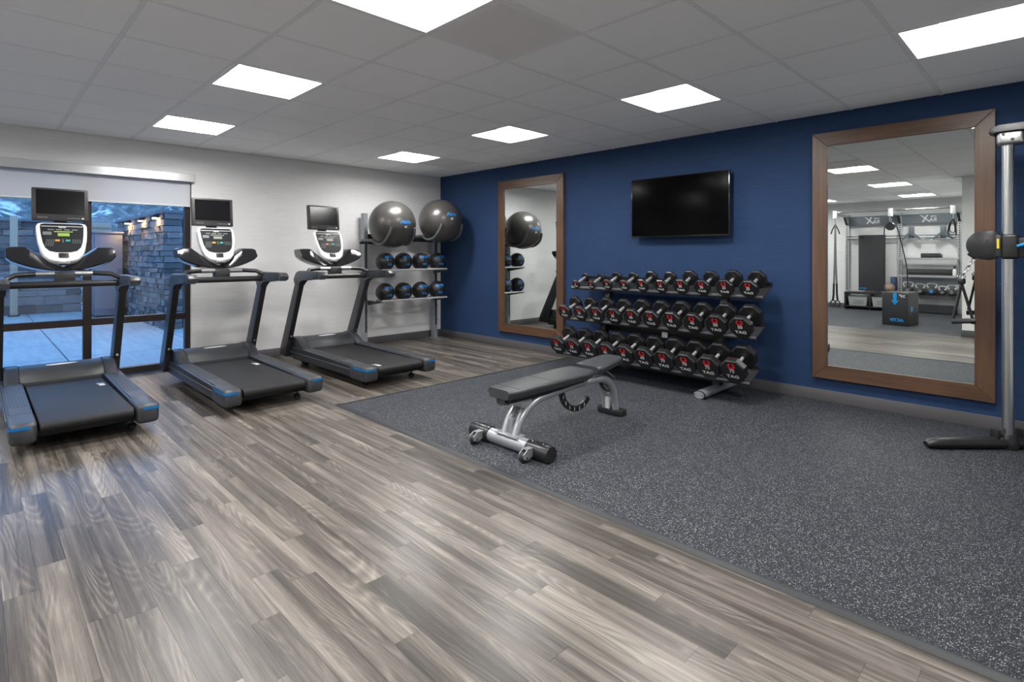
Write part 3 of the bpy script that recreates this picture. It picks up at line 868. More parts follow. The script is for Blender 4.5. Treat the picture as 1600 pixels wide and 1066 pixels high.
for z in (0.652, 1.070):
    sh = bpy.data.objects.new('shelf', None); C.objects.link(sh); sh.parent = t
    for x, zz in ((0.56, z + 0.008), (0.375, z + 0.004)):
        B().tube([(x, -1.40, zz), (x, -0.31, zz)], 0.014, 12).make('shelf_tube', 'shelfsilver', sh)
    for y in (-1.423, -0.219):
        B().prism([(BRX + 0.03, z - 0.07), (BRX + 0.07, z - 0.07), (0.56, z - 0.012), (0.56, z), (BRX + 0.03, z - 0.005)], 'y', y - 0.004 + 0.034 * (1 if y < -1 else -1), y + 0.004 + 0.034 * (1 if y < -1 else -1)).make('shelf_bracket', 'rackgrey', sh, smooth=False)
SB = [(0.632, -1.29, 1.697, 'glossy dark grey exercise ball on the rack, left of the pair'), (0.632, -0.480, 1.775, 'glossy dark grey exercise ball on the rack, jammed in the blue wall corner')]
for k, (x, y, z, lab) in enumerate(SB):
    s_ = 0.315
    cr = bpy.data.objects.new('ball_cradle', None); C.objects.link(cr); cr.parent = t
    for s in (-1, 1):
        rr = 0.019
        d = s_ + rr + 0.003
        pts = []
        yo = 0.20 * s
        rad = math.sqrt(d * d - yo * yo)
        for a in range(-128, -2, 9):
            pts.append((x + rad * math.cos(R(a)), y + yo * (1 if a < -40 else 1 - (a + 40) * 0.004), z + rad * math.sin(R(a))))
        pts = [(BRX + 0.02, y + yo * 0.9, pts[0][2] + 0.005)] + pts
        B().tube(pts, rr, 10).make('cradle_arm', 'cradle', cr)
    B().tube([(BRX + 0.03, y - 0.22, z - 0.245), (BRX + 0.03, y + 0.22, z - 0.245)], 0.016, 10).make('cradle_bar', 'rackgrey', cr)
    e = thing('exercise_ball', lab, 'exercise ball', (x, y, z), group='large exercise balls')
    prof = []
    B().sphere((0, 0, 0), s_, 64, 40).make('ball_body', 'ball', e)
    yaw = [R(92), R(84)][k]; pt_ = [R(0), R(-12)][k]
    sphere_text('lettering', 'Aktiv', 0.075, 'print_blue', e, s_, yaw, pt_, 0.02, 0.0015, 0.2)
    sphere_text('size_mark', '65', 0.04, 'white_print', e, s_, yaw, pt_, -0.045, 0.001)
    bv = B(); bv.lathe([(0.008, 0), (0.009, 0.004), (0.004, 0.006)], 10); bv.make('valve_plug', 'white_print', e, (s_ * 0.2, -s_ * 0.2, -s_ * 0.955), (R(160), R(-10), 0))
MZ = [(0.79, 'lower', 0.674), (1.215, 'upper', 1.092)]
order = ['first from the left', 'second from the left', 'third from the left', 'last, beside the blue wall']
for zc, nm, zb in MZ:
    for k in range(4):
        y = -1.306 + k * 0.293
        z = zb + 0.098
        e = thing('medicine_ball', 'black medicine ball with blue print on the %s rack shelf, %s' % (nm, order[k]), 'medicine ball', (0.478, y, z), 0, 'medicine balls on the %s shelf' % nm)
        B().sphere((0, 0, 0), 0.128, 40, 26).make('ball_body', 'medball', e)
        yw = R(88 - k * 3 + (4 if nm == 'upper' else 0))
        sphere_text('lettering', 'AKTIV', 0.055, 'print_blue', e, 0.128, yw, R(-6), 0.055, 0.0016)
        sphere_text('weight_mark', '%d lb' % (4 + 2 * k + (8 if nm == 'lower' else 0)), 0.045, 'print_blue', e, 0.128, yw, R(-6), -0.05, 0.0016)
        gr_ = B()
        for a in (-0.02, 0.02):
            rr = math.sqrt(0.1288 ** 2 - a ** 2)
            gr_.tube([(rr * math.cos(2 * math.pi * q / 32), rr * math.sin(2 * math.pi * q / 32), a) for q in range(32)], 0.0012, 6, closed=True)
        gr_.make('grip_rings', 'medball', e)

# ------------------------------------------------------------------ dumbbell rack and dumbbells
DX0, DX1 = 2.975, 5.150
TIERS = [((-0.350, 0.916), (-0.130, 1.010)), ((-0.500, 0.571), (-0.300, 0.656)), ((-0.635, 0.200), (-0.430, 0.288))]
t = thing('dumbbell_rack', 'three tier dark grey dumbbell rack against the blue wall', 'dumbbell rack', (0, 0, 0))
for (fy, fz), (by, bz) in TIERS:
    d = Vector((0, by - fy, bz - fz)).normalized(); n = Vector((0, -d.z, d.y))
    def pt(a, h): q = Vector((0, fy, fz)) + d * a + n * h; return (q.y, q.z)
    L = math.hypot(by - fy, bz - fz)
    sh = B().prism([pt(-0.004, -0.03), pt(-0.004, 0.004), pt(0.004, 0.004), pt(0.006, -0.004), pt(L - 0.006, -0.004), pt(L - 0.004, 0.03), pt(L + 0.003, 0.03), pt(L + 0.003, -0.012), pt(0.01, -0.012), pt(0.01, -0.03)], 'x', DX0, DX1).make('shelf', 'rackgrey', t, smooth=False)
    B().prism([pt(-0.0065, -0.012), pt(-0.0065, 0.005), pt(0.003, 0.0065), pt(0.003, 0.004), pt(-0.004, 0.004), pt(-0.004, -0.012)], 'x', DX0, DX1).make('front_lip', 'silver', sh, smooth=False)
for k, x in enumerate((3.40, 4.745)):
    u = B()
    u.prism([(-0.42, 0.06), (-0.33, 0.06), (-0.135, 0.985), (-0.225, 0.945)], 'x', x - 0.035, x + 0.035, 0.006)
    u.make('upright', 'rackgrey', t)
    for (fy, fz), (by, bz) in TIERS:
        d = Vector((0, by - fy, bz - fz)).normalized()
        a = Vector((0, fy, fz)) + d * 0.02; b_ = Vector((0, by, bz)) - d * 0.01
        B().prism([(a.y, a.z - 0.016), (b_.y, b_.z - 0.016), (b_.y + 0.02, b_.z - 0.10), ((a.y + b_.y) / 2, (a.z + b_.z) / 2 - 0.09)], 'x', x - 0.055, x + 0.055, 0.004, 1).make('shelf_bracket', 'rackgrey', t)
    ft = B().tube([(x, -0.735, 0.042), (x, -0.06, 0.042)], 0.036, 20, flat=1.55).make('foot', 'silver', t)
    B().tube([(x, -0.737, 0.042), (x, -0.728, 0.042)], 0.0385, 20, flat=1.5).make('foot_cap', 'rackgrey', ft)
    B().tube([(x, -0.741, 0.042), (x, -0.73, 0.042)], 0.032, 20, flat=1.5).make('foot_cover', 'silver', ft)
    for s in (-1, 1): B().lathe([(0.005, 0), (0.005, 0.004)], 8, (x + s * 0.035, -0.744, 0.042), 'y').make('screw', 'black', ft)
B().box(3.40, 4.745, -0.245, -0.205, 0.44, 0.52, 0.004).make('crossbar', 'rackgrey', t)
B().box(4.25, 4.31, -0.520, -0.512, 0.478, 0.530).make('sticker', 'key', t, smooth=False)

AF = {5: .050, 10: .062, 15: .070, 20: .077, 25: .082, 30: .085, 35: .089, 40: .093, 45: .096, 50: .099, 55: .0995, 60: .102, 65: .104, 70: .106, 75: .1075}
HT = {5: .030, 10: .034, 15: .038, 20: .042, 25: .046, 30: .050, 35: .053, 40: .056, 45: .059, 50: .062, 55: .065, 60: .068, 65: .071, 70: .074, 75: .077}
def dumbbell(wt):
    """axis along local y, front (numbered) end towards -y; origin in the middle of the handle"""
    a, h = AF[wt], HT[wt]
    t = thing('dumbbell', 'x', 'dumbbell')
    n = 12 if wt == 5 else 8
    r = a / math.cos(math.pi / n)
    hl = 0.080
    L = hl + h
    for s in (-1, 1):
        c = 0.008 + h * 0.05
        prof = [(r * 0.55, s * hl), (r * 0.90, s * (hl + 0.004)), (r, s * (hl + 0.012)), (r, s * (L - c)), (r - c * 0.8, s * L)]
        hd = B().lathe(prof, n, (0, 0, 0), 'y', math.pi / n).make('head', 'head', t, angle=20)
        if s < 0:
            k = a / 0.1
            Rm = Matrix.Rotation(R(90), 4, 'X')
            rg = B()
            pts = [(0.023 * k * math.cos(R(q)), 0.020 * k * math.sin(R(q)) + 0.055 * k) for q in range(108, 433, 18)]
            rg.tube([(x, -L - 0.0008, z) for x, z in pts], [0.003 * k] + [0.0072 * k] * (len(pts) - 2) + [0.003 * k], 8, flat=1.0)
            for v in rg.bm.verts: v.co.y = -L - 0.0005 + (v.co.y + L) * 0.08
            rg.make('logo', 'red', hd)
            put('weight_number', text_mesh(str(wt), 0.044 * k, 0.0008 * k), 'white_print', hd, (0, -L - 0.0006, 0.010 * k), (R(90), 0, 0))
            put('maker_lettering', text_mesh('TAG', 0.036 * k, 0.0008 * k), 'white_print', hd, (0, -L - 0.0006, -0.040 * k), (R(90), 0, 0)).scale = (1.4, 1, 1)
    B().tube([(0, -hl - 0.004, 0), (0, -hl * 0.6, 0), (0, 0, 0), (0, hl * 0.6, 0), (0, hl + 0.004, 0)], [0.014, 0.0150, 0.0168, 0.0150, 0.014], 14).make('handle', 'knurl', t)
    return t, L, a
WT = [[5, 10, 15, 20, 25], [30, 35, 40, 45, 50], [55, 60, 65, 70, 75]]
XR = [(3.075, 5.045), (3.04, 5.04), (3.055, 5.03)]
tn = ['top', 'middle', 'bottom']
ORD = ['first', 'second', 'third', 'fourth', 'fifth', 'sixth', 'seventh', 'eighth', 'ninth', 'tenth']
for ti, ((fy, fz), (by, bz)) in enumerate(TIERS):
    tilt = math.atan2(bz - fz, by - fy)
    d = Vector((0, math.cos(tilt), math.sin(tilt))); n = Vector((0, -d.z, d.y))
    for wi, wt in enumerate(WT[ti]):
        root, L, a = dumbbell(wt)
        for p in range(2):
            o = root if p == 0 else copy_tree(root)
            k = wi * 2 + p
            x = XR[ti][0] + (XR[ti][1] - XR[ti][0]) * k / 9
            q = Vector((x, fy, fz)) + n * (a - 0.002) + d * (L - 0.035)
            o.location = q; o.rotation_euler = (tilt, 0, 0)
            o['group'] = 'dumbbells on the %s tier' % tn[ti]
            o['label'] = 'black dumbbell marked %d, %s from the left on the %s tier' % (wt, ORD[k], tn[ti])

# ------------------------------------------------------------------ weight bench
BX, BY0 = 4.455, 0
t = thing('weight_bench', 'flat adjustable grey and black weight bench on the rubber floor', 'weight bench', (BX, -2.3, 0))
def rel(x, y, z): return (x - BX, y + 2.3, z)
# pads
def pad(y0, y1, w0, w1, z0, z1, th, name, rnd_=0.025):
    rings = []
    K = 10
    for q in range(K + 1):
        f_ = q / K; y = y0 + (y1 - y0) * f_; w = w0 + (w1 - w0) * f_; z = z0 + (z1 - z0) * f_
        e = min(f_, 1 - f_) * abs(y1 - y0)
        if e < 0.03: w -= 0.02 * (1 - e / 0.03)
        ring = []
        for (cx_, cz_, a0) in ((w - rnd_, -rnd_, 0), (-w + rnd_, -rnd_, 90), (-w + rnd_, -th + rnd_ * 0.5, 180), (w - rnd_, -th + rnd_ * 0.5, 270)):
            r_ = rnd_ if a0 < 180 else rnd_ * 0.5
            for s_ in range(5):
                a = R(a0 + 90 * s_ / 4); ring.append((cx_ + r_ * math.cos(a), y, z + cz_ + r_ * math.sin(a)))
        rings.append(ring)
    return B().loft(rings).make(name, 'vinyl', t, (0, 2.3, 0), angle=50)
bp_ = pad(-2.905, -2.045, 0.118, 0.143, 0.418, 0.432, 0.062, 'back_pad')
sp_ = pad(-1.985, -1.625, 0.133, 0.100, 0.442, 0.475, 0.062, 'seat_pad')
for y, w_, z in ((-2.82, 0.119, 0.4195), (-2.50, 0.1285, 0.4248)):
    B().tube([(-w_ + 0.012, y + 2.3, z), (w_ - 0.012, y + 2.3, z)], 0.0016, 6).make('seam', 'black', bp_, (0, -2.3, 0)).location = (0, -2.3 + 2.3 - 2.3 + 0, 0)
for o in bp_.children: o.location = (0, -2.3, 0)
B().box(-0.075, 0.075, -2.86, -2.10, 0.325, 0.368, 0.008).make('pad_board', 'black', bp_)
B().tube([(0, -2.80, 0.33), (0, -2.84, 0.325), (0, -2.885, 0.335)], 0.026, 14, flat=1.6).make('grab_handle', 'black', bp_)
# main spine: from rear foot up, along under the pad, down to the front foot
spine = [(0.0, -2.80, 0.10), (0.0, -2.765, 0.175), (0.0, -2.70, 0.245), (0.0, -2.60, 0.295), (0.0, -2.45, 0.318), (0.0, -2.2, 0.332), (0.0, -1.95, 0.335), (0.0, -1.82, 0.318), (0.0, -1.74, 0.265), (0.0, -1.69, 0.18), (0.0, -1.665, 0.05)]
def smooth_path(p, n=6):
    P = [Vector(q) for q in p]; out = []
    for i in range(len(P) - 1):
        p0, p1, p2, p3 = P[max(i - 1, 0)], P[i], P[i + 1], P[min(i + 2, len(P) - 1)]
        for k in range(n):
            s_ = k / n
            out.append(0.5 * ((2 * p1) + (p2 - p0) * s_ + (2 * p0 - 5 * p1 + 4 * p2 - p3) * s_ * s_ + (3 * p1 - p0 - 3 * p2 + p3) * s_ ** 3))
    out.append(P[-1]); return out
for s in (-1, 1):
    B().tube([q + Vector((s * 0.048 if s < 0 else 0.048, 2.3, 0)) for q in smooth_path(spine)], 0.029, 14).make('spine_tube', 'silver', t)
B().box(-0.022, 0.022, -0.50, -0.44, 0.09, 0.20, 0.004).make('spine_web', 'steel', t)
B().box(-0.06, 0.06, -0.43, -0.35, 0.27, 0.345, 0.006).make('pivot_bracket', 'silver', t)
B().box(-0.065, 0.065, 0.27, 0.44, 0.31, 0.40, 0.006).make('seat_bracket', 'silver', t)
B().box(-0.028, 0.028, -0.30, 0.30, 0.345, 0.366, 0.004).make('pad_rail', 'satin_chrome', t)
# rear T foot with end grips and wheels
tf = B().tube([(-0.20, -0.50, 0.058), (0.20, -0.50, 0.058)], 0.048, 18).make('rear_foot', 'silver', t)
B().box(-0.10, 0.10, -0.545, -0.455, 0.098, 0.110, 0.004).make('foot_plate', 'silver', tf)
for s in (-1, 1):
    g_ = B().tube([(s * 0.18, -0.50, 0.058), (s * 0.345, -0.50, 0.058), (s * 0.365, -0.50, 0.058)], [0.054, 0.056, 0.050], 18).make('foot_grip', 'satin', tf)
    for q in (0.22, 0.31): B().sphere((s * q, -0.515, 0.112), 0.006, 8, 6).make('screw', 'chrome', g_)
    br = B(); br.prism([(-0.535, 0.085), (-0.535, 0.045), (-0.60, 0.02), (-0.632, 0.035), (-0.632, 0.062), (-0.60, 0.085)], 'x', s * 0.235 - 0.022, s * 0.235 - 0.017)
    br.prism([(-0.535, 0.085), (-0.535, 0.045), (-0.60, 0.02), (-0.632, 0.035), (-0.632, 0.062), (-0.60, 0.085)], 'x', s * 0.235 + 0.017, s * 0.235 + 0.022)
    br.box(s * 0.235 - 0.022, s * 0.235 + 0.022, -0.60, -0.535, 0.082, 0.087)
    br.make('wheel_bracket', 'silver', tf, smooth=False)
    wh = B().lathe([(0.012, -0.015), (0.032, -0.015), (0.036, -0.009), (0.036, 0.009), (0.032, 0.015), (0.012, 0.015)], 22, (s * 0.235, -0.605, 0.036), 'x').make('wheel', 'black', tf)
    B().lathe([(0.010, -0.025), (0.010, 0.025)], 12, (s * 0.235, -0.605, 0.036), 'x').make('axle', 'chrome', wh)
# front foot
ff = B().prism([(-0.12 + 0.03, 0.60), (0.09, 0.60), (0.12, 0.62), (0.12, 0.68), (0.09, 0.70), (-0.09, 0.70), (-0.12, 0.68), (-0.12, 0.62)], 'z', 0.0, 0.055, 0.008).make('front_foot', 'satin', t)
B().box(-0.018, 0.018, 0.585, 0.602, 0.06, 0.15).make('warning_label', 'white_print', t, smooth=False)
# notched adjustment arcs
def ladder(cy, cz, r, a0, a1, name, x):
    pts = [(cy + r * math.cos(R(a)), cz + r * math.sin(R(a))) for a in [a0 + (a1 - a0) * q / 14 for q in range(15)]]
    inn = [(cy + (r - 0.042) * math.cos(R(a)), cz + (r - 0.042) * math.sin(R(a))) for a in [a1 + (a0 - a1) * q / 14 for q in range(15)]]
    l_ = B().prism(pts + inn, 'x', x - 0.012, x + 0.012).make(name, 'black', t, angle=40)
    nb = B()
    for q in range(6):
        a = R(a0 + (a1 - a0) * (q + 0.8) / 7)
        cy_, cz_ = cy + (r - 0.02) * math.cos(a), cz + (r - 0.02) * math.sin(a)
        nb.box(x + 0.0115, x + 0.0135, cy_ - 0.003, cy_ + 0.003, cz_ - 0.013, cz_ + 0.013)
    nb.make('position_marks', 'white_print', l_, smooth=False)
ladder(0.20, 0.315, 0.20, 185, 318, 'back_ladder', 0.0)
ladder(0.62, 0.36, 0.17, 200, 262, 'seat_ladder', 0.02)
B().tube([(0.06, 0.44, 0.40), (0.10, 0.47, 0.37), (0.13, 0.50, 0.33)], 0.012, 10).make('adjust_lever', 'black', t)
B().lathe([(0.022, -0.004), (0.022, 0.004)], 16, (0.075, 0.43, 0.40), 'x').make('pin_ring', 'chrome', t)

# ------------------------------------------------------------------ cable machine at the right edge
t = thing('cable_machine', 'black and chrome cable crossover machine at the right edge, by the big mirror', 'cable machine', (6.765, -0.43, 0))
B().tube([(0, 0, 0.05), (0, 0, 2.02)], 0.032, 24).make('column', 'satin_chrome', t)
b = B()
for q in range(40): b.lathe([(0.0045, 0), (0.0045, 0.003)], 8, (0.036, -0.008, 0.45 + q * 0.038), 'x')
b.make('position_holes', 'black', t)
# splayed foot, running parallel to the picture
dv = Vector((0.70, 0.713, 0))
def along(a, z=0): q = dv * a; return (q.x, q.y, z)
ft = B().tube([along(-0.545, 0.030), along(-0.52, 0.036), along(-0.47, 0.040), along(0.10, 0.042), along(0.5, 0.042)], [0.020, 0.030, 0.036, 0.040, 0.040], 16, flat=1.3).make('foot', 'black', t)
B().lathe([(0.058, 0.0), (0.062, 0.03), (0.055, 0.075), (0.044, 0.10)], 22).make('column_shoe', 'black', t)
for a in (-0.085, 0.085): B().box(-0.012, 0.012, -0.03, 0.03, 0.05, 0.13, 0.006, Matrix.Rotation(0.79, 3, 'Z'), (0, 0, 0)).make('shoe_lug', 'black', t, along(a))
# top bracket with cap and rising chrome tube
hd = B().box(-0.055, 0.085, -0.055, 0.055, 2.015, 2.105, 0.022, seg=4).make('top_bracket', 'satin_chrome', t)
B().prism([(-0.095, 2.105), (-0.085, 2.135), (-0.04, 2.150), (0.16, 2.155), (0.16, 2.02), (0.09, 2.02), (0.09, 2.108), (-0.05, 2.108), (-0.07, 2.09)], 'y', -0.06, 0.06, 0.004).make('top_cap', 'black', hd)
for a in ((-0.02, 2.085), (0.025, 2.045)): B().lathe([(0.010, -0.062), (0.010, -0.05)], 12, (a[0], 0, a[1]), 'y').make('bolt', 'black', hd)
B().tube([(0.03, 0.0, 2.07), (0.55, 0.12, 2.30)], 0.022, 14).make('top_tube', 'satin_chrome', t)
B().tube([(0.09, 0.10, 0.06), (0.09, 0.10, 2.05)], 0.005, 8).make('guide_cable', 'black', t)
# sliding carriage with pulley
ca = B().box(-0.035, 0.055, -0.055, 0.055, 1.26, 1.425, 0.018, seg=3).make('carriage', 'black', t)
B().box(-0.060, -0.030, -0.058, 0.03, 1.275, 1.42, 0.006).make('carriage_arm', 'rackgrey', ca)
B().box(-0.052, -0.040, -0.064, -0.057, 1.33, 1.395).make('position_tag', 'yellow', ca, smooth=False)
B().tube([(0.05, -0.05, 1.345), (0.12, -0.09, 1.37), (0.17, -0.09, 1.375)], [0.010, 0.016, 0.012], 12).make('release_lever', 'cyan', ca)
B().box(0.048, 0.16, -0.04, 0.05, 1.27, 1.40, 0.01).make('carriage_side', 'black', ca)
px, pz = -0.112, 1.350
pu = B().prism([(px - 0.005 + 0.098 * math.cos(R(a)), pz + 0.004 + 0.098 * math.sin(R(a))) for a in range(90, 271, 12)] + [(px + 0.02, pz - 0.098), (px + 0.06, pz - 0.085), (px + 0.07, pz - 0.04), (px + 0.07, pz + 0.085), (px + 0.03, pz + 0.102)], 'y', -0.03, 0.03, 0.006).make('pulley_housing', 'satin', ca)
for zz in (0.035, -0.045): B().lathe([(0.008, -0.034), (0.008, -0.03)], 10, (px + 0.01, 0, pz + zz), 'y').make('bolt', 'black', pu)
B().tube([(px - 0.09, 0, pz - 0.05), (px - 0.05, -0.0, pz - 0.085)], 0.014, 10).make('cable_stop', 'black', pu)
# handle clipped to the cable
h0 = Vector((6.765 + px - 0.060, -0.43, pz - 0.088))
t = thing('stirrup_attachment', 'black stirrup handle hanging from a chrome chain on the cable machine', 'cable handle', tuple(h0))
ch = B()
for q in range(5):
    c_ = Vector((-0.008 - 0.014 * q, 0, -0.012 - 0.028 * q)); tw = Matrix.Rotation(R(27), 3, 'Y') @ Matrix.Rotation(R(90 * (q % 2)), 3, 'Z')
    ch.tube([c_ + tw @ Vector((0.010 * math.cos(2 * math.pi * a / 14), 0, 0.021 * math.sin(2 * math.pi * a / 14))) for a in range(14)], 0.0042, 7, closed=True)
ch.make('chain', 'chrome', t)
kx, kz = -0.068, -0.158
B().lathe([(0.018, -0.02), (0.022, -0.012), (0.022, 0.012), (0.018, 0.02)], 14, (kx, 0, kz)).make('swivel', 'black', t)
B().tube([(kx + 0.022 * math.cos(2 * math.pi * a / 16), 0, kz + 0.03 + 0.015 * math.sin(2 * math.pi * a / 16)) for a in range(16)], 0.004, 8, closed=True).make('ring', 'chrome', t)
for s, ex in ((-1, kx - 0.045), (1, kx + 0.060)):
    B().tube([(kx, 0, kz - 0.015), (ex, 0, kz - 0.26)], 0.009, 8, flat=1.6).make('strap', 'black', t)
B().tube([(kx - 0.055, 0, kz - 0.283), (kx + 0.062, 0, kz - 0.270)], 0.018, 14).make('grip', 'mat', t)
B().lathe([(0.022, 0), (0.022, 0.025)], 14, (kx + 0.050, 0, kz - 0.271), 'x').make('grip_collar', 'black', t)

# ------------------------------------------------------------------ training alcove behind the viewer (seen in the big mirror)
WY = AY
t = thing('training_rack', 'silver framed functional training wall rack reflected in the big mirror', 'training rack', (0, 0, 0))
UX = (3.27, 4.335, 5.40)
for x in UX:
    u = B().box(x - 0.04, x + 0.04, WY + 0.012, WY + 0.10, 0.006, 2.26, 0.004, seg=1).make('upright', 'alu', t, smooth=False)
    s_ = B()
    for q in range(34): s_.box(x - 0.012, x + 0.012, WY + 0.099, WY + 0.102, 0.45 + q * 0.05, 0.475 + q * 0.05)
    s_.make('slots', 'black', u, smooth=False)
    a = B().box(x - 0.035, x + 0.035, WY + 0.10, WY + 1.02, 2.175, 2.255, 0.004, seg=1).make('arm', 'alu', t, smooth=False)
    B().box(x - 0.04, x + 0.04, WY + 1.02, WY + 1.09, 2.12, 2.29, 0.006).make('arm_end', 'pale', a)
    B().prism([(WY + 0.10, 2.00), (WY + 0.14, 2.00), (WY + 0.34, 2.175), (WY + 0.28, 2.175)], 'x', x - 0.02, x + 0.02).make('gusset', 'rackgrey', a, smooth=False)
for a, b_ in zip(UX, UX[1:]):
    B().tube([(a, WY + 1.055, 2.25), (b_, WY + 1.055, 2.25)], 0.017, 12).make('pull_up_bar', 'chrome', t)
    p = B().box(a + 0.042, b_ - 0.042, WY + 0.10, WY + 0.112, 1.985, 2.20, 0.003, seg=1).make('sign_panel', 'panel', t, smooth=False)
    xm = (a + b_) / 2
    def sg(txt, size, dx, z, bold, nm='sign_lettering', shear=0): put(nm, text_mesh(txt, size, bold, 0.001, 'CENTER', shear), 'white_print', p, (xm + dx, WY + 0.1135, z), (R(90), 0, R(180)))
    sg('RA', 0.105, 0.075, 2.06, 0.002); sg('X', 0.22, -0.045, 2.085, 0.003, shear=0.25); sg('GYM', 0.05, 0.085, 2.135, 0.001)
    for z in (1.66, 1.72): B().tube([(a, WY + 0.125, z), (b_, WY + 0.125, z)], 0.014, 10).make('storage_rail', 'chrome', t)
for z in (1.20, 0.82):
    s_ = B().box(UX[1] + 0.03, UX[2] - 0.03, WY + 0.10, WY + 0.38, z - 0.012, z, 0.002, seg=1).make('shelf', 'alu', t, smooth=False)
    B().box(UX[1] + 0.03, UX[2] - 0.03, WY + 0.37, WY + 0.382, z - 0.03, z + 0.02).make('shelf_lip', 'alu', s_, smooth=False)
B().box(UX[1] + 0.03, UX[2] - 0.03, WY + 0.10, WY + 0.42, 0.385, 0.405, 0.003, seg=1).make('kettlebell_shelf', 'black', t, smooth=False)
B().box(UX[1] + 0.03, UX[2] - 0.03, WY + 0.30, WY + 0.40, 0.02, 0.20, 0.004, seg=1).make('base_beam', 'rackgrey', t, smooth=False)
B().box(UX[1] + 0.042, UX[2] - 0.042, WY + 0.06, WY + 0.075, 0.42, 0.79, 0.002, seg=1).make('back_panel', 'steel', t, smooth=False)
t = thing('storage_bench', 'black low storage bench under the hanging mat in the mirror', 'bench', (3.8, WY, 0))
B().box(-0.50, 0.50, 0.11, 0.47, 0.37, 0.41, 0.008).make('bench_top', 'black', t)
B().box(-0.50, 0.50, 0.11, 0.46, 0.06, 0.09, 0.004).make('bench_shelf', 'black', t)
for x in (-0.48, 0.02, 0.48): B().box(x - 0.02, x + 0.02, 0.11, 0.46, 0.006, 0.37, 0.004).make('bench_side', 'black', t)
for x, lab in ((-0.23, 'grey plastic bin in the left bay of the storage bench'), (0.25, 'grey perforated bin in the right bay of the storage bench')):
    e = thing('storage_bin', lab, 'storage bin', (3.8 + x, WY + 0.28, 0.09), group='bins in the storage bench')
    B().prism([(-0.17, 0), (0.17, 0), (0.20, 0.21), (-0.20, 0.21)], 'y', -0.15, 0.15, 0.006).make('bin_body', 'bin', e)
    B().box(-0.205, 0.205, -0.155, 0.155, 0.205, 0.222, 0.004).make('bin_rim', 'bin', e)
    h_ = B()
    for q in range(7):
        for r_ in range(3): h_.box(-0.09 + q * 0.03 + (r_ % 2) * 0.012, -0.078 + q * 0.03 + (r_ % 2) * 0.012, 0.149, 0.1525, 0.05 + r_ * 0.035, 0.068 + r_ * 0.035)
    h_.make('bin_holes', 'black', e, smooth=False)
e = thing('exercise_mat', 'long black exercise mat hanging from the wall rack rail', 'exercise mat', (3.80, WY + 0.17, 0.42))
B().box(-0.27, 0.27, -0.012, 0.012, 0.02, 1.33, 0.008).make('mat_sheet', 'mat', e)
for s in (-1, 1): B().tube([(s * 0.2 + 0.022 * math.cos(2 * math.pi * a / 14), 0.014, 1.275 + 0.022 * math.sin(2 * math.pi * a / 14)) for a in range(14)], 0.006, 6, closed=True).make('eyelet', 'black', e)
put('lettering', text_mesh('AKTIV', 0.05, 0.002, 0.001), 'print_blue', e, (-0.18, 0.0135, 0.07), (R(90), 0, R(180)))
for s in (-1, 1): B().tube([(s * 0.2, 0.02, 1.275), (s * 0.2, -0.03, 1.285)], 0.006, 6).make('hook', 'chrome', e)
for x, lab in ((4.56, 'grey three armed hanger on the right bay rail, nearer the centre post'), (5.13, 'grey three armed hanger on the right bay rail, nearer the wall edge')):
    e = thing('accessory_hanger', lab, 'hanger', (x, WY + 0.14, 1.60), group='hangers on the wall rack')
    B().box(-0.055, 0.055, 0.0, 0.02, 0.06, 0.32, 0.004).make('back_plate', 'panel', e)
    for s in (-1, 1): B().prism([(s * 0.02, 0.12), (s * 0.17, 0.02), (s * 0.17, 0.06), (s * 0.06, 0.17)], 'y', 0.02, 0.10, 0.004).make('hanger_arm', 'panel', e)
e = thing('foam_roller', 'short black ribbed foam roller on the upper rack shelf', 'foam roller', (4.92, WY + 0.24, 1.20 + 0.06))
b = B()
prof = []
for q in range(12): prof += [(0.060, -0.17 + q * 0.029), (0.060, -0.15 + q * 0.029), (0.052, -0.147 + q * 0.029), (0.052, -0.143 + q * 0.029)]
b.lathe(prof, 20, (0, 0, 0), 'x').make('roller_sleeve', 'mat', e)
B().lathe([(0.035, -0.172), (0.035, 0.206)], 16, (0, 0, 0), 'x').make('roller_core', 'black', e)
e = thing('long_foam_roller', 'long smooth black foam roller on the lower rack shelf', 'foam roller', (4.92, WY + 0.24, 0.82 + 0.076))
B().lathe([(0.068, -0.43), (0.075, -0.42), (0.075, 0.40), (0.068, 0.41)], 24, (0, 0, 0), 'x').make('roller_body', 'mat', e)
B().lathe([(0.03, -0.432), (0.03, 0.412)], 14, (0, 0, 0), 'x').make('roller_core', 'satin', e)
e = thing('spray_bottle', 'white spray bottle with a black top at the shelf end in the mirror', 'bottle', (5.34, WY + 0.32, 0.82), 0)
B().lathe([(0.030, 0.0), (0.034, 0.01), (0.034, 0.13), (0.014, 0.17)], 16).make('bottle_body', 'pale', e); B().lathe([(0.016, 0.165), (0.018, 0.2), (0.012, 0.235)], 14).make('bottle_cap', 'black', e)
KB = [(4.52, 0.100, 'largest kettlebell, first from the centre post'), (4.74, 0.088, 'kettlebell second from the centre post'), (4.945, 0.094, 'kettlebell with the blue badge, third from the centre post'), (5.13, 0.073, 'smallest kettlebell, fourth from the centre post'), (5.295, 0.084, 'kettlebell last in the row at the shelf end')]
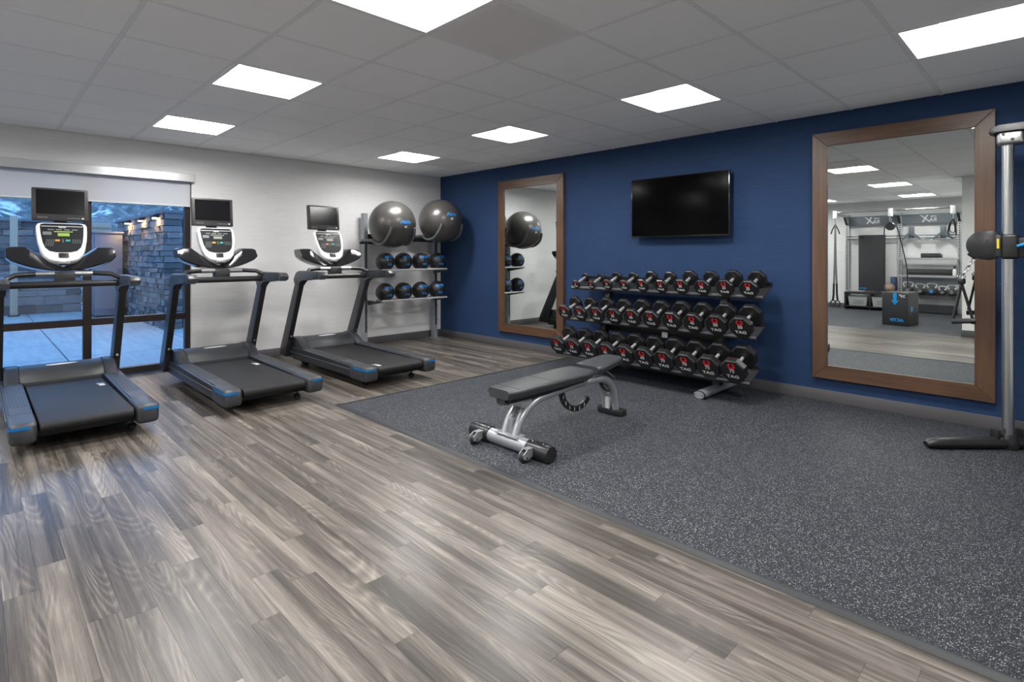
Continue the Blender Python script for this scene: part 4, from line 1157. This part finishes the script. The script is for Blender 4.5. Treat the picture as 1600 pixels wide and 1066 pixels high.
for k, (x, r_, lab) in enumerate(KB):
    e = thing('kettlebell', 'dark ' + lab + ' on the low shelf', 'kettlebell', (x, WY + 0.27, 0.405), group='kettlebells on the low shelf')
    B().lathe([(r_ * 0.6, 0), (r_ * 0.82, r_ * 0.2), (r_, r_ * 0.75), (r_ * 0.98, r_ * 1.05), (r_ * 0.8, r_ * 1.5), (r_ * 0.45, r_ * 1.72)], 22).make('bell_body', 'iron', e)
    hp_ = [(-r_ * 0.55, 0, r_ * 1.45), (-r_ * 0.92, 0, r_ * 2.1), (-r_ * 0.78, 0, r_ * 2.5), (-r_ * 0.3, 0, r_ * 2.66), (r_ * 0.3, 0, r_ * 2.66), (r_ * 0.78, 0, r_ * 2.5), (r_ * 0.92, 0, r_ * 2.1), (r_ * 0.55, 0, r_ * 1.45)]
    B().tube(smooth_path(hp_, 4), 0.016, 10).make('handle', 'knurl', e)
    B().lathe([(r_ * 0.36, 0), (r_ * 0.36, 0.006)], 16, (0, r_ - 0.003, r_ * 0.85), 'y').make('badge', 'print_blue' if k == 2 else 'key', e)
e = thing('slam_ball', 'brown leather medicine ball on the storage bench beside the mat', 'medicine ball', (4.17, WY + 0.30, 0.41 + 0.115))
B().sphere((0, 0, 0), 0.115, 32, 20).make('ball_body', 'brownball', e); B().tube([(0.116 * math.cos(2 * math.pi * q / 32), 0, 0.116 * math.sin(2 * math.pi * q / 32)) for q in range(32)], 0.003, 6, closed=True).make('stitching', 'black', e)
e = thing('standing_roller', 'navy foam roller standing upright behind the brown ball', 'foam roller', (4.22, WY + 0.125, 0.411))
B().lathe([(0.058, 0), (0.062, 0.006), (0.062, 0.36), (0.058, 0.366)], 20).make('roller_body', 'navy', e); B().lathe([(0.025, -0.0005), (0.025, 0.368)], 12).make('roller_core', 'black', e)
# suspension straps and rope anchor hanging from the arms
e = thing('suspension_trainer', 'black suspension strap trainer hanging from the left rack arm', 'suspension trainer', (UX[0], WY + 1.055, 2.12))
B().tube([(0, 0, 0.0), (0, 0, -0.14)], 0.007, 8).make('carabiner', 'chrome', e)
for s in (-1, 1): B().tube([(0, 0, -0.14), (s * 0.06, 0.0, -0.26), (s * 0.09, 0, -0.36)], 0.013, 8, flat=0.6).make('upper_loop', 'black', e)
for s in (-1, 1):
    B().tube([(0, 0, -0.16), (s * 0.010, 0, -0.9), (s * 0.028, 0, -1.5)], 0.020, 8, flat=0.5, up=(1, 0, 0)).make('strap', 'key', e)
    B().tube([(s * 0.028, 0, -1.5), (s * 0.035, 0, -1.75), (s * 0.05, 0, -1.90)], 0.022, 8, flat=0.6, up=(1, 0, 0)).make('lower_strap', 'black', e)
    B().tube([(s * 0.05 + 0.05 * math.cos(2 * math.pi * q / 16), 0.02 * s, -1.96 + 0.075 * math.sin(2 * math.pi * q / 16)) for q in range(16)], 0.014, 8, closed=True).make('foot_cradle', 'black', e)
    B().tube([(s * 0.05 - 0.055, 0.02 * s, -1.985), (s * 0.05 + 0.055, 0.02 * s, -1.985)], 0.015, 10).make('grip', 'mat', e)
e = thing('rope_trainer', 'black rope looped over a round pulley on the middle rack arm', 'rope trainer', (UX[1], WY + 1.055, 2.12))
B().tube([(0.018 * math.cos(2 * math.pi * q / 16), 0, -0.07 + 0.05 * math.sin(2 * math.pi * q / 16)) for q in range(16)], 0.006, 8, closed=True).make('carabiner', 'chrome', e)
B().lathe([(0.075, -0.04), (0.09, -0.025), (0.09, 0.025), (0.075, 0.04)], 24, (0, 0, -0.215), 'y').make('pulley_drum', 'satin', e)
B().tube(smooth_path([(-0.10, 0, -1.62), (-0.13, 0, -1.2), (-0.11, 0, -0.6), (-0.105, 0, -0.25), (0, 0, -0.135), (0.12, 0, -0.25), (0.20, 0, -0.6), (0.29, 0, -1.1), (0.31, 0, -1.55)], 5), 0.011, 8).make('rope', 'black', e)
e = thing('hanging_bands', 'bundle of black resistance bands hanging from the right rack arm', 'resistance bands', (UX[2], WY + 1.055, 2.12))
B().tube([(0, 0, 0.0), (0, 0, -0.10)], 0.007, 8).make('hook', 'chrome', e)
for k in range(3): B().tube(smooth_path([(0, 0, -0.10), (-0.04 - 0.012 * k, 0.012 * k, -0.22), (-0.05 - 0.015 * k, 0.012 * k, -0.34 - 0.05 * k), (0.0, 0.012 * k, -0.39 - 0.05 * k), (0.03 + 0.012 * k, 0.012 * k, -0.34 - 0.05 * k), (0.02 + 0.012 * k, 0.006, -0.22), (0.002, 0, -0.1)], 4), 0.008, 8).make('band', 'black', e)
# soft plyo box
e = thing('plyo_box', 'black foam jump box with blue arrow and lettering reflected in the mirror', 'jump box', (4.87, -6.90, 0.006), R(6))
B().box(-0.205, 0.205, -0.29, 0.29, 0, 0.60, 0.018, seg=3).make('box_body', 'box', e)
B().prism([(-0.028, 0.60 - 0.008), (0.028, 0.592), (0.028, 0.455), (0.062, 0.455), (0, 0.375), (-0.062, 0.455), (-0.028, 0.455)], 'y', 0.289, 0.2915).make('arrow', 'cyan', e, smooth=False)
put('lettering', text_mesh('AKTIV', 0.075, 0.003, 0.001, 'CENTER', 0.15), 'cyan', e, (0.03, 0.2905, 0.10), (R(90), 0, R(180)))
put('height_mark', text_mesh('24"', 0.07, 0.002, 0.001), 'white_print', e, (0.11, 0.2905, 0.535), (R(90), 0, R(180)))
B().box(0.204, 0.2065, 0.05, 0.15, 0.25, 0.34).make('side_print', 'cyan', e, smooth=False)
